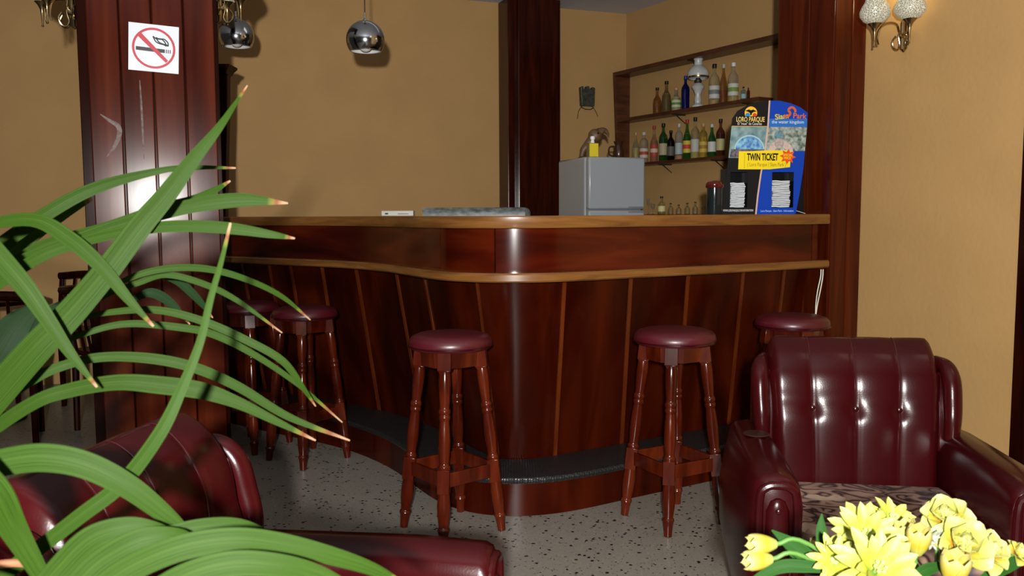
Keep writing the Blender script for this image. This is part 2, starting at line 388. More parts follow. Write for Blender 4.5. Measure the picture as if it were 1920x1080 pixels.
for dx, dy in ((0, 0), (.012, .004)):
    pts = catmull([(-.004+dx, .052-dy, 0), (.012+dx, .042, 0), (.030+dx, .044, 0), (.046+dx, .030, 0), (.052+dx*.6, .014, 0)], 5)
    pts2 = catmull([(-.004+dx, .052-dy, 0), (.008+dx, .030, 0), (.026+dx, .022, 0), (.040+dx, .020, 0), (.052+dx*.6, .014, 0)], 5)
    for P_ in (pts, pts2):
        for i in range(len(P_)-1):
            a, b = P_[i], P_[i+1]; n_ = Vector((-(b-a).y, (b-a).x, 0)).normalized()*.0027
            t_ = plate([(a+n_)[:2], (b+n_)[:2], (b-n_)[:2], (a-n_)[:2]], (), .0008, lambda u, v, w_: sx(u, v, off+w_)); mb.add(t_.v, t_.f)
mb.build('smoke', blk, sgn, world=True, smooth=False)

# ------------------------------------------------------------------ middle post and right corner post
mp0 = Vector(at(974, 380, 7.10)); mp0.z = 0
mpost = thing('dark_post', 'dark brown square wooden post on the back wall left of the fridge', 'post', tuple(mp0))
k0 = ray_line(974, mp0, ux); k1 = ray_line(1051, mp0, ux)
Wm = (k1-k0).length
hbox(k0+rwn*.05, ux, Wm-.0, rwn, .05, 0, CZ-.002).build('front_panel', M['postwood'], mpost, world=True, smooth=False, bevel=.004)
dq = .24
hbox(k0+rwn*(.05+dq)-ux*.075, ux, Wm+.075-.001, rwn, dq-.001, 0, CZ-.002).build('side_panel', M['postwood'], mpost, world=True, smooth=False, bevel=.004)
rp = thing('corner_post', 'tall red-brown planked corner post where the bar counter ends', 'post', (PR0.x, PR0.y, 0))
lf = ray_line(1450, PR0, uy); Ls = (lf-PR0).length
hbox(PR0+ux*.012+rwn*.012, ux, .17, rwn, -Ls*.8, 0, CZ-.001).build('core', M['darkwood'], rp, world=True, smooth=False)
un = Vector((uy.y, -uy.x, 0))     # points to the right of the left face
for i in range(2):
    seg = [(0, .42), (.42, 1)][i]
    hbox(PR0+uy*(Ls*seg[0]+.003)+un*.015, uy, Ls*(seg[1]-seg[0])-.006, un, .016, 0, CZ-.002).build('plank', M['redwood'], rp, world=True, smooth=False, bevel=.005)
for i, (a, b) in enumerate(((0, .10), (.10, .19))):
    hbox(PR0+ux*(a+.002)+rwn*.012, ux, b-a-.004, rwn, .016, 0, CZ-.002).build('plank', M['redwood'], rp, world=True, smooth=False, bevel=.005)

# ------------------------------------------------------------------ bar
raw = [(-2.36, 5.40), (-2.0, 5.17), (-1.70, 4.96), (-1.355, 4.71), (-.98, 4.45), (-.77, 4.26), (-.58, 4.02), (-.465, 3.815), (-.375, 3.645), (-.27, 3.485), (-.14, 3.382), (.01, 3.352), (.16, 3.378), (.31, 3.45), (.50, 3.565), (.75, 3.71), (1.11, 3.925), (1.545, 4.19)]
cv = [Vector((p.x, p.y, 0)) for p in catmull([(a, b, 0) for a, b in raw], 10)]
def resample(P, n):
    L_ = [0]
    for i in range(1, len(P)): L_.append(L_[-1]+(P[i]-P[i-1]).length)
    out = []; j = 0
    for k in range(n):
        s = L_[-1]*k/(n-1)
        while j < len(P)-2 and L_[j+1] < s: j += 1
        t = (s-L_[j])/(L_[j+1]-L_[j]); out.append(P[j].lerp(P[j+1], t))
    return out
base = resample(cv, 161)
for _ in range(6): base = [base[0]]+[(base[i-1]+base[i]*2+base[i+1])/4 for i in range(1, 160)]+[base[-1]]
nrm = []
for i in range(161):
    t = (base[min(i+1, 160)]-base[max(i-1, 0)]).normalized(); nrm.append(Vector((-t.y, t.x, 0)))
for _ in range(5): nrm = [nrm[0]]+[((nrm[i-1]+nrm[i]*2+nrm[i+1])/4).normalized() for i in range(1, 160)]+[nrm[-1]]
def bp_(s, off):            # s in 0..160, positive offset = away from the room
    s = max(0, min(160, s)); i = min(int(s), 159); t = s-i
    return base[i].lerp(base[i+1], t)+nrm[i].lerp(nrm[i+1], t)*off
def s_at_px(px, off=0, z=1.0):
    lo, hi = 0, 160
    for _ in range(40):
        m_ = (lo+hi)/2; q_ = bp_(m_, off)
        if proj((q_.x, q_.y, z))[0] < px: lo = m_
        else: hi = m_
    return lo
bar = thing('bar_counter', 'curved dark red wooden bar counter with light wood edge bands and a rubber-topped foot step', 'bar', (0.03, 3.5, 0))
def band(s0, s1, prof, n=None):      # prof: closed list of (offset, z) swept along the curve
    n = n or max(2, int(abs(s1-s0)/1.2)+1)
    rings = []
    for i in range(n+1):
        s = s0+(s1-s0)*i/n; rings.append([bp_(s, o)+Vector((0, 0, z)) for o, z in prof])
    return MB().loft(rings)
# counter top
top_in = [(1.31, 4.66), (.05, 3.98), (-.30, 4.22), (-.62, 4.70), (-1.00, 5.08), (-2.02, 5.88)]
outl = [(p.x, p.y) for p in base]+top_in
ctop = plate(outl, (), .044, lambda u, v, w_: Vector((u, v, 1.158+w_)))
ctop.build('counter_top', M['oak'], bar, world=True, smooth=False)
band(0, 160, [(-.012, 1.156), (-.016, 1.162), (-.016, 1.199), (-.012, 1.204), (.02, 1.2045), (.02, 1.156)]).build('counter_edge_band', M['oak'], bar, world=True, label='light wood edge band of the counter top')
# upper fascia, three curved boards
fs_ = [0, s_at_px(826, .05, 1.05), s_at_px(928, .05, 1.05), s_at_px(1522, .05, 1.05), 160]
for a, b in zip(fs_[:-1], fs_[1:]):
    band(a+.12, b-.12, [(.05, .978), (.05, 1.158), (.07, 1.158), (.07, .978)]).build('fascia_board', M['woodH'], bar, world=True)
band(0, 160, [(-.012, .942), (-.018, .948), (-.018, .972), (-.012, .979), (.10, .979), (.10, .942)]).build('ledge_band', M['oak'], bar, world=True, label='light wood ledge band below the fascia')
# lower raked boards
pxs = [455, 505, 545, 604, 668, 743, 795, 895, 1058, 1182, 1290, 1393, 1470]
seams = [0, 14, 28]+[s_at_px(p, .10, .92) for p in pxs]+[160]
seams = sorted(seams)
seams = [s for i, s in enumerate(seams) if i == 0 or s-seams[i-1] > 1.5]
S_B = s_at_px(960, .10, .92)
def shear(s):
    k_ = max(0, min(1, (s-S_B)/14)); return 2.0*k_*max(0, min(1, (160-s)/6))
def raked(s0, s1, o, th, z0=.157, z1=.942):
    n = max(2, int((s1-s0)/1.2)+1); rings = []
    for i in range(n+1):
        s = s0+(s1-s0)*i/n; sb = s+shear(s)
        rings.append([bp_(sb, .24-o)+Vector((0, 0, z0)), bp_(s, .10-o)+Vector((0, 0, z1)), bp_(s, .10-o+th)+Vector((0, 0, z1)), bp_(sb, .24-o+th)+Vector((0, 0, z0))])
    return MB().loft(rings)
for a, b in zip(seams[:-1], seams[1:]):
    raked(a+.18, b-.18, 0, .018).build('front_board', M['wood'], bar, world=True)
for s in seams[1:-1]:
    raked(s-.30, s+.30, .006, .02).build('joint_strip', M['batten'], bar, world=True, label='lighter strip covering a joint between boards')
raked(0, 160, -.019, .02).build('backing', M['darkwood'], bar, world=True)
# foot step: fascia boards and ribbed rubber mat
ss = [0, s_at_px(640, -.01, .08), s_at_px(925, -.01, .08), s_at_px(1240, -.01, .08), 160]
for a, b in zip(ss[:-1], ss[1:]):
    band(a+.04, b-.04, [(-.015, 0.001), (-.015, .135), (.01, .135), (.01, 0.001)]).build('step_board', M['wood'], bar, world=True)
band(0, 160, [(.012, 0.002), (.012, .134), (.30, .134), (.30, 0.002)]).build('step_box', M['darkwood'], bar, world=True)
mm_, t_, b_ = nt('ribbed_rubber'); N_ = t_.nodes
tc_ = N_.new('ShaderNodeTexCoord'); vo_ = N_.new('ShaderNodeTexVoronoi'); vo_.inputs['Scale'].default_value = 95; vo_.inputs['Randomness'].default_value = .35
t_.links.new(tc_.outputs['Object'], vo_.inputs['Vector']); bu_ = N_.new('ShaderNodeBump'); bu_.inputs['Distance'].default_value = .004; bu_.inputs['Strength'].default_value = .9
t_.links.new(vo_.outputs['Distance'], bu_.inputs['Height']); t_.links.new(bu_.outputs[0], b_.inputs['Normal']); setp(b_, Base_Color=(.011, .012, .012), Roughness=.34)
M['rubber'] = mm_
band(0, 160, [(-.022, .135), (-.026, .148), (-.018, .158), (-.005, .161), (.234, .161), (.234, .136)]).build('rubber_mat', M['rubber'], bar, world=True, label='black ribbed rubber mat on the foot step')

# cable hanging below the ledge
cb = MB()
for dx in (-.004, .006):
    P_ = [at(1541, 505, 4.13)+Vector((dx, 0, 0)), at(1540+dx*400, 520, 4.135), at(1535+dx*500, 545, 4.14), at(1531+dx*300, 570, 4.15), at(1529, 596, 4.16)]
    cb.tube(catmull(P_, 5), .0028, 6)
tag(cb.build('white_cable', M['cable']), 'looped white cable hanging under the right end of the bar ledge', 'cable')

# ------------------------------------------------------------------ things behind and on the bar
# post with flared cap at the bar's left end
bp0 = at(416, 405, 5.0); bp0.z = 1.2045
bpost = thing('bracket_post', 'slim dark wooden post with flared cap standing behind the pillar', 'post', tuple(bp0))
ztop = at(425, 124, 5.0).z
rings = []
for h, wd, dx in ((0, .03, 0), (.15, .034, .002), (.35, .042, .004), (.55, .052, .006), (ztop-1.2045-.06, .058, .01), (ztop-1.2045-.05, .06, .012)):
    rings.append([Vector((dx-wd, -.03, h)), Vector((dx+wd, -.03, h)), Vector((dx+wd, .03, h)), Vector((dx-wd, .03, h))])
MB().loft(rings).build('shaft', M['darkwood'], bpost, bevel=.003)
hh = ztop-1.2045
rings = [[Vector((a*wx+.012, b*.045*wx/.05, z)) for a, b in ((-1, -1), (1, -1), (1, 1), (-1, 1))] for z, wx in ((hh-.05, .058), (hh-.03, .066), (hh-.012, .082), (hh, .084))]
MB().loft(rings).build('cap', M['darkwood'], bpost)

# back work counter with marble slab
ms_ = at(792, 404, 4.62); mr_ = at(995, 404, 4.62)
bc = thing('back_work_counter', 'low work counter with grey marble top behind the bar', 'counter', (ms_.x, 4.62, 0))
wl = mr_.x-ms_.x
zt = at(890, 389, 4.62).z
ol = [(0, 0), (wl-.03, 0), (wl-.008, .02), (wl, .06), (wl, .40), (wl-.04, .45), (0, .45)]
rings = []
def rr(i_, z): 
    return [Vector((p[0]*(1-i_/wl*1)+(0), p[1]*1.0+ (i_ if p[1] < .2 else 0), z)) for p in ol]
MB().loft([rr(0, 1.165), rr(0, zt-.03), rr(.006, zt-.012), rr(.022, zt)]).build('marble_slab', M['marble'], bc)
MB().box((wl/2-.01, .24, .5822), (wl-.06, .38, 1.1644)).build('cabinet', M['darkwood'], bc, smooth=False, bevel=.004)

wb0 = at(745, 404, 4.40); wb0.z = 1.2047
wbx = thing('white_box', 'low white box with black print on the bar counter, left of the marble top', 'box', tuple(wb0))
hb = at(745, 395, 4.40).z-1.2047; wbw = 60/F*4.4
MB().box((0, .04, hb/2), (wbw, .08, hb)).build('body', plain('box_white', (.34, .33, .29), .5), wbx, bevel=.003)
MB().box((-.055, -.001, hb*.45), (.016, .002, .008)).box((.03, -.001, hb*.4), (.055, .002, .003)).build('print', M['black'], wbx, smooth=False)

# fridge
fq = Vector((.503, 5.62, 0))
fr = thing('fridge', 'pale grey two-door fridge standing behind the bar beside the dark post', 'fridge', tuple(fq))
fr.rotation_euler = (0, 0, math.radians(20))
fzt = at(1103, 293, 5.62).z; fzs = at(1150, 393, 5.65).z
fw, fd = .415, .50
MB().box((fw/2, fd/2+.03, fzt/2), (fw, fd-.06, fzt-.0)).build('body', M['fridge'], fr, bevel=.012)
for nm, z0, z1 in (('freezer_door', fzs+.004, fzt-.002), ('main_door', .06, fzs-.004)):
    d = MB().box((fw/2, .018, (z0+z1)/2), (fw, .05, z1-z0)).build(nm, M['fridge'], fr, bevel=.012)
    MB().box((fw-.07, -.010, z0+.012 if nm[0] == 'f' else z1-.012), (.11, .008, .008)).build('handle', M['fridge_seal'], d, bevel=.002)
MB().box((fw/2, .045, fzt/2), (fw-.012, .008, fzt-.05)).build('door_seal', M['fridge_seal'], fr, smooth=False)
def ftop(px, dep, dz=0):     # point on top of the fridge at pixel column px, Y dep
    p = at(px, 292, dep); p.z = fzt+.001+dz; return p

# ------------------------------------------------------------------ wall shelf unit
AW = Vector((K[0], K[1], 0)); ad = Vector((.5875, -1, 0)).normalized(); an = Vector((-1, -.5875, 0)).normalized()  # ad runs to the right (nearer), an out of the wall
sh = thing('wall_shelf_unit', 'dark wooden wall shelf unit with open shelves of bottles in the bar alcove', 'shelf', (AW.x, AW.y, 1.2))
def apt(a, o, z): return AW+ad*a+an*o+Vector((0, 0, z))
def a_at(px, o):       # distance along wall where the column px meets the line offset o
    q_ = ray_line(px, AW+an*o, ad); return (q_-AW).dot(ad)
def sboard(a0, a1, o0, o1, z0, z1, nm, mat, bev=.003, o1b=None):
    o1b = o1 if o1b is None else o1b
    mb = MB(); vs = [apt(a0, o0, z0), apt(a1, o0, z0), apt(a1, o1, z0), apt(a0, o1, z0), apt(a0, o0, z1), apt(a1, o0, z1), apt(a1, o1b, z1), apt(a0, o1b, z1)]
    mb.add(vs, [(3, 2, 1, 0), (4, 5, 6, 7), (0, 1, 5, 4), (1, 2, 6, 5), (2, 3, 7, 6), (3, 0, 4, 7)])
    return mb.build(nm, mat, sh, world=True, smooth=False, bevel=bev)
DS = .17
zt1 = apt(0, 0, 0); 
def z_at(px, py, o):
    q_ = ray_line(px, AW+an*o, ad); return at(px, py, q_.y).z
zT = z_at(1300, 99, DS); zM = z_at(1300, 200, .15); zB = z_at(1300, 296, .15); zL = z_at(1265, 402, .13)
a0 = .03
sboard(a0, a_at(1470, DS), .001, DS, zT-.034, zT, 'top_board', M['shelfwood'])
sboard(a0, a0+.03, .001, DS*.62, zL-.05, zT-.0345, 'side_panel', M['shelfwood'], o1b=DS)
sboard(a0+.031, a_at(1417, .15), .001, .15, zM-.028, zM, 'shelf', M['shelfwood'])
sboard(a0+.031, a_at(1372, .15), .001, .15, zB-.024, zB, 'shelf', M['shelfwood'])
sboard(a0+.031, a_at(1372, .13), .001, .13, zL-.024, zL, 'shelf', M['shelfwood'])
for px, z in ((1262, zM-.028), (1392, zM-.028), (1238, zB-.024), (1336, zB-.024), (1290, zT-.034)):
    a = a_at(px, .12)
    MB().tube([apt(a, .002, z-.005), apt(a, .14, z-.004), apt(a, .15, z-.002)], .004, 6).tube([apt(a, .002, z-.07), apt(a, .10, z-.006)], .0035, 6).build('bracket', M['iron'], sh, world=True)

GL = {}
def gl(c):
    if c not in GL: GL[c] = glass('bottle_glass_%d' % len(GL), c)
    return GL[c]
PM = {}
def pm(c, r=.5):
    if (c, r) not in PM: PM[(c, r)] = plain('flat_colour_%d' % len(PM), c, r, Specular_IOR_Level=.2)
    return PM[(c, r)]
def bottle(name, label, loc, h, r, gc, liq, lab, capc, shape='wine', fill=.6, group='bottles on the wall shelves', lab2=None):
    t = thing(name, label, 'bottle', tuple(loc), random.uniform(0, 6), group)
    if shape == 'wine': pr = [(r*.86, 0), (r, .012), (r, .60), (r*.88, .67), (r*.42, .76), (r*.33, .80), (r*.33, .93), (r*.38, .94), (r*.38, .955)]
    elif shape == 'slim': pr = [(r*.9, 0), (r, .012), (r, .50), (r*.8, .60), (r*.5, .70), (r*.34, .80), (r*.32, .94)]
    elif shape == 'squat': pr = [(r*.9, 0), (r, .02), (r*1.02, .35), (r*.9, .55), (r*.5, .66), (r*.36, .72), (r*.36, .92)]
    else: pr = [(r*.92, 0), (r, .012), (r, .68), (r*.8, .75), (r*.38, .80), (r*.36, .93)]
    prof = [(a, b*h) for a, b in pr]
    MB().lathe(prof, 18).build('glass_body', gl(gc), t)
    if liq:
        lp = [(a*.86, b*h) for a, b in pr if b <= fill]+[(0, 0)]
        lp = [(a*.86, max(b*h, .004)) for a, b in pr if b <= fill]; lp.append((lp[-1][0], fill*h))
        MB().lathe(lp, 14).build('liquid', pm(liq, .25), t)
    if lab:
        MB().lathe([(r*1.015, h*.16), (r*1.02, h*.165), (r*1.02, h*.46), (r*1.015, h*.465)], 18, cap=False).build('paper_label', pm(lab), t)
        if lab2: MB().lathe([(r*1.03, h*.26), (r*1.035, h*.265), (r*1.035, h*.36), (r*1.03, h*.365)], 18, cap=False).build('label_stripe', pm(lab2), t)
    MB().lathe([(r*.40, h*.90), (r*.42, h*.905), (r*.42, h*.995), (r*.36, h)], 14).build('cap', pm(capc, .35), t)
    return t
def shelf_bottle(nm, label, px, wpx, hpx, z, *a, off=.075, **k):
    q_ = ray_line(px, AW+an*off, ad); d = (q_-CAM).dot(_f)
    return bottle(nm, label, (q_.x, q_.y, z+.0006), hpx/F*d, wpx/2/F*d, *a, **k)
BK = (.008, .007, .006)
top = [
 (1230, 15, 48, (.55, .30, .10), (.32, .13, .02), None, BK, 'squat', 'squat amber bottle with dark cap, leftmost on the upper shelf', .5, None),
 (1247, 17, 57, (.45, .36, .18), (.22, .16, .06), None, BK, 'squat', 'olive-brown bottle with dark cap, second from left on the upper shelf', .6, None),
 (1265, 17, 42, (.75, .75, .6), (.45, .40, .22), (.45, .50, .30), (.45, .25, .15), 'squat', 'short clear bottle with green and white label, left of the blue bottle', .6, (.10, .22, .06)),
 (1282, 15, 61, (.01, .03, .35), (.004, .01, .16), None, (.01, .03, .22), 'wine', 'cobalt blue bottle left of the oil lamp on the upper shelf', .6, None),
 (1335, 19, 74, (.85, .82, .62), (.50, .30, .08), (.48, .50, .46), BK, 'wine', 'tall clear bottle with white label and black cap, right of the oil lamp', .12, (.16, .18, .17)),
 (1352, 14, 71, (.60, .36, .10), (.26, .035, .012), None, (.40, .38, .36), 'slim', 'slim amber bottle with red liquid and white neck on the upper shelf', .33, None),
 (1370, 19, 71, (.85, .83, .70), (.50, .35, .05), (.50, .50, .46), (.62, .62, .60), 'wine', 'tall clear bottle with white cap and fruit-coloured label on the upper shelf', .3, (.16, .26, .05)),
 (1389, 9, 25, (.55, .75, .80), None, (.25, .42, .45), BK, 'other', 'tiny pale blue bottle near the right end of the upper shelf', .5, None),
 (1398, 6, 22, (.25, .05, .03), (.2, .02, .01), None, (.05, .01, .01), 'other', 'tiny dark red bottle, rightmost on the upper shelf', .5, None)]
for px, wp, hp, gc, lq, lb, cc, shp, lab, fl, l2 in top:
    shelf_bottle('liquor_bottle', lab, px, wp, hp, zM, gc, lq, lb, cc, shape=shp, fill=fl, lab2=l2)
low = [
 (1191, 13, 57, (.80, .75, .50), (.5, .42, .16), None, (.35, .25, .10), 'slim', 'clear bottle with gold cap, leftmost on the lower shelf above the fridge', .5, None),
 (1206, 16, 56, (.85, .80, .68), (.45, .25, .15), (.5, .42, .36), (.45, .42, .4), 'other', 'clear square-shouldered bottle with red and white label, above the fridge edge', .5, (.35, .06, .04)),
 (1225, 14, 66, (.75, .55, .42), (.35, .12, .06), (.36, .05, .04), (.25, .03, .02), 'slim', 'pinkish bottle with red label and red cap on the lower shelf', .6, (.5, .4, .3)),
 (1242, 16, 69, (.06, .30, .06), (.015, .07, .012), (.36, .32, .20), BK, 'wine', 'green wine bottle with beige label and black cap, left of the short black bottle', .6, None),
 (1256, 14, 55, (.02, .015, .012), (.008, .006, .006), (.10, .09, .08), BK, 'wine', 'short black bottle with dark label on the lower shelf', .6, None),
 (1271, 14, 66, (.82, .84, .80), (.55, .22, .04), (.34, .40, .40), (.40, .40, .38), 'other', 'clear bottle with pale blue label and orange liquid at the bottom', .12, None),
 (1286, 15, 72, (.10, .34, .05), (.03, .12, .02), (.50, .40, .05), (.30, .02, .02), 'slim', 'green bottle with yellow and red label and red cap on the lower shelf', .65, (.45, .05, .02)),
 (1301, 16, 75, (.80, .76, .50), (.50, .42, .12), (.42, .42, .38), BK, 'wine', 'tallest bottle of the lower shelf, clear with white label and black cap', .2, None),
 (1316, 15, 63, (.75, .62, .18), (.50, .36, .05), (.50, .36, .06), (.35, .25, .15), 'other', 'golden yellow bottle with yellow label on the lower shelf', .6, (.3, .18, .03)),
 (1332, 15, 60, (.08, .34, .10), (.02, .11, .02), (.50, .52, .46), (.45, .47, .44), 'slim', 'green bottle with white label and white cap on the lower shelf', .6, None),
 (1348, 16, 68, (.35, .12, .05), (.05, .008, .004), (.40, .36, .16), BK, 'wine', 'dark brown bottle with cream label, rightmost on the lower shelf', .6, None)]
for px, wp, hp, gc, lq, lb, cc, shp, lab, fl, l2 in low:
    shelf_bottle('liquor_bottle', lab, px, wp, hp, zB, gc, lq, lb, cc, shape=shp, fill=fl, lab2=l2)
shelf_bottle('miniature_bottle', 'small round bottle with pale yellow label and black cap above the counter edge', 1240, 14, 33, zL, (.7, .65, .35), (.4, .3, .08), (.62, .58, .28), BK, shape='squat', off=.065, group='small bottles and glasses above the counter edge')
for px, hp, lab in ((1257, 21, 'miniature round bottle with dark cap, nearest the yellow-labelled one'), (1272, 18, 'miniature squat bottle with dark cap, shortest of the low row'), (1288, 21, 'miniature slim bottle with dark cap in the low row'), (1303, 23, 'miniature bottle with dark cap, rightmost in the low row')):
    shelf_bottle('miniature_bottle', lab, px, 10, hp, zL, (.70, .62, .40), (.38, .26, .08), None, BK, shape='squat', off=.065, group='small bottles and glasses above the counter edge')
for px, hp, lab in ((1216, 30, 'small stemmed glass beside the fridge above the counter edge'), (1224, 20, 'tiny cordial glass left of the yellow-labelled miniature'), (1318, 16, 'tiny cordial glass at the right end of the low row')):
    q_ = ray_line(px, AW+an*.065, ad); h_ = hp/F*q_.y
    g = thing('cordial_glass', lab, 'glass', (q_.x, q_.y, zL+.0006), 0, 'small bottles and glasses above the counter edge')
    MB().lathe([(.018, 0), (.018, .003), (.004, .008), (.003, h_*.5), (.012, h_*.6), (.017, h_*.8), (.016, h_), (.0145, h_), (.015, h_*.8), (.002, h_*.56)], 14).build('bowl_and_stem', gl((.85, .82, .7)), g)

# white oil lamp on the upper shelf
q_ = ray_line(1305, AW+an*.10, ad)
ol_ = thing('oil_lamp', 'white glass oil lamp with round shade on the upper shelf', 'lamp', (q_.x, q_.y, zM+.0006))
s_ = .955/F*q_.y
opal = mottled('milk_glass', (.42, .44, .44), (.5, .52, .5), 20, .3)
MB().lathe([(12*s_, 0), (12*s_, 3*s_), (6*s_, 8*s_), (7*s_, 14*s_), (5*s_, 24*s_), (9*s_, 33*s_), (13*s_, 39*s_), (9*s_, 44*s_), (4*s_, 47*s_)], 20).build('base', opal, ol_)
MB().lathe([(4*s_, 47*s_), (7*s_, 48*s_), (7*s_, 52*s_), (4*s_, 54*s_), (4*s_, 60*s_)], 14).build('burner', M['iron'], ol_)
MB().lathe([(18*s_, 54*s_), (20.5*s_, 60*s_), (20.5*s_, 66*s_), (16*s_, 74*s_), (8*s_, 80*s_), (7.5*s_, 88*s_), (10.5*s_, 94*s_), (10*s_, 96*s_), (7*s_, 88*s_), (7*s_, 80*s_), (15*s_, 73*s_), (19*s_, 66*s_), (19*s_, 60*s_), (17*s_, 54*s_)], 24, cap=False).build('shade', opal, ol_)
MB().lathe([(19.4*s_, 55*s_), (20.6*s_, 56*s_), (20.8*s_, 58.5*s_), (20*s_, 59*s_)], 24, cap=False).build('shade_rim', M['brass'], ol_)

# carved bird, spray bottle and jug on the fridge
bd = thing('carved_bird', 'brown carved long-beaked bird ornament on top of the fridge', 'ornament', tuple(ftop(1100, 5.92)))
s_ = 5.95/F; bm_ = mottled('brown_gourd', (.07, .035, .015), (.14, .075, .03), 30, .5)
body = catmull([(-10*s_, 0, 2*s_), (-6*s_, 0, 16*s_), (2*s_, 0, 25*s_), (9*s_, 0, 34*s_), (14*s_, 0, 42*s_)], 6)
MB().tube(body, [(4+5.5*math.sin(PI*.62*i/(len(body)-1)))*s_ for i in range(len(body))], 14).build('body', bm_, bd)
MB().ball((16*s_, 0, 43*s_), 13.5*s_, 18, 12, (1, .8, .92)).build('head', bm_, bd)
MB().tube(catmull([(22*s_, 0, 49*s_), (32*s_, 0, 52*s_), (38*s_, 0, 47*s_), (41*s_, 0, 39*s_)], 5), [8*s_-7.4*s_*i/15 for i in range(16)], 10).build('beak', bm_, bd)
MB().ball((20*s_, -11*s_, 46*s_), 1.6*s_, 8, 6).build('eye', M['black'], bd)
MB().lathe([(12*s_, 0), (12*s_, 3*s_), (8*s_, 5*s_)], 16, (-4*s_, 0, 0)).build('foot', bm_, bd)
yb = thing('lemon_bottle', 'small bottle with bright yellow label and white cap on the fridge', 'bottle', tuple(ftop(1111, 5.74)), math.radians(15))
s_ = 5.74/F
MB().box((0, 0, 13*s_), (20*s_, 14*s_, 26*s_)).build('glass_body', gl((.8, .75, .4)), yb, bevel=.006)
MB().box((0, -7.2*s_, 13*s_), (17*s_, .8*s_, 24*s_)).build('yellow_label', pm((.62, .50, .02)), yb, smooth=False)
MB().lathe([(4*s_, 26*s_), (3*s_, 32*s_), (4.5*s_, 32.5*s_), (4.5*s_, 38*s_), (3*s_, 39*s_)], 12).build('cap', M['white'], yb)
jg = thing('dark_jug', 'small dark jug with handle at the right back of the fridge top', 'jug', tuple(ftop(1160, 5.97)))
s_ = 5.97/F; jm = plain('dark_glaze', (.035, .012, .006), .25)
MB().lathe([(8*s_, 0), (10*s_, 4*s_), (11*s_, 12*s_), (8*s_, 22*s_), (7*s_, 26*s_), (10*s_, 33*s_), (9*s_, 33*s_), (6*s_, 26*s_), (6*s_, 20*s_)], 18).build('body', jm, jg)
MB().tube(catmull([(-8*s_, 0, 24*s_), (-17*s_, 0, 22*s_), (-18*s_, 0, 10*s_), (-10*s_, 0, 5*s_)], 5), 1.6*s_, 8).build('handle', jm, jg)

# wall ornament on the alcove part of the back wall
oq = ray_line(1098, Vector((K[0], K[1], 0)), Vector((-1, -SL, 0)).normalized()); wn = Vector((SL, -1, 0)).normalized()
zo = at(1098, 200, oq.y).z; s_ = oq.y/F
wo = thing('wall_ornament', 'dark pewter castle-shaped plaque with string hanging on the wall above the fridge', 'ornament', (oq.x, oq.y, zo))
def wx(u, v, d): return oq+ux*u*s_+wn*d+Vector((0, 0, zo+v*s_))
ow = mottled('pewter', (.035, .04, .035), (.10, .10, .08), 40, .45, .5, 90, Metallic=.5)
plate([(-13, 0), (13, 0), (14, 33), (9, 35), (8, 30), (3, 31), (2, 36), (-3, 36), (-4, 31), (-9, 30), (-10, 36), (-15, 34)], (), .05, lambda u, v, w_: wx(u, v, .003+w_)).build('plaque', ow, wo, world=True, smooth=False, bevel=.004)
ws_ = MB()
ws_.tube([wx(a, b, .03) for a, b in ((-20, -24), (-18, -10), (-12, -1), (0, 3), (12, -1), (18, -10), (22, -18))], .003, 6)
ws_.tube([wx(-13, -2, .03), wx(-5, -6, .045), wx(5, -6, .045), wx(13, -2, .03)], .004, 6)
ws_.build('string', M['iron'], wo, world=True)

# canister
cn0 = at(1339, 404, 4.18); cn0.z = 1.2047
cn = thing('black_canister', 'tall black canister with dark red rounded lid left of the ticket stand', 'canister', tuple(cn0))
s_ = 4.2/F; hc = at(1339, 339, 4.18).z-1.2047
MB().lathe([(13.5*s_, 0), (14*s_, .004), (14*s_, hc-.032), (13*s_, hc-.03)], 24).build('body', plain('canister_black', (.008, .012, .013), .12), cn)
MB().lathe([(15.5*s_, hc-.034), (16.5*s_, hc-.030), (16.5*s_, hc-.018), (13*s_, hc-.006), (5*s_, hc), (0, hc+.001)], 24).build('lid', plain('lid_red', (.07, .006, .005), .12), cn)

# ------------------------------------------------------------------ ticket stand
YS = 4.25; st0 = at(1430, 404, YS); st0.z = 1.2047
sy_ = math.radians(6)
std = thing('ticket_stand', 'arched black and blue cardboard twin ticket leaflet stand on the right of the bar', 'stand', tuple(st0), sy_)
s_ = 1/F*(YS*1.0)
def X(u, v, d=0):    # photo-scale units -> stand's local space: u right, v up, d towards the viewer
    return Vector(((u-1430)*s_/math.cos(sy_), -d, (404-v)*s_))
def pl(pts, d, th, nm, mat, parent=None, holes=()):
    return plate(pts, holes, th, lambda u, v, w_: X(u, v, d+w_)).build(nm, mat, parent or std, smooth=False)
LH = [(1366, 326), (1399, 326), (1399, 391), (1366, 391)]; RH = [(1446, 326), (1488, 326), (1488, 392), (1446, 392)]
divl = [(1438, 195), (1436, 240), (1431, 290), (1424, 330), (1419, 370), (1416, 404)]
Lh = [(1352, 404), (1358, 345), (1363, 290), (1368, 228), (1378, 214), (1396, 204), (1418, 197)]+divl
Rh = list(reversed(divl))+[(1458, 195), (1480, 200), (1498, 207), (1512, 217), (1510, 260), (1506, 320), (1500, 365), (1493, 404)]
LP_ = pl(Lh, 0, .004, 'black_panel', pm((.006, .006, .007), .4), holes=[LH])
RP_ = pl(Rh, 0, .004, 'blue_panel', pm((.003, .040, .34), .4), holes=[RH])
dl = [(a-1.5, b) for a, b in divl]+[(a+1.5, b) for a, b in reversed(divl)]
pl(dl, .0045, .0008, 'divider_line', pm((.50, .34, .28)))
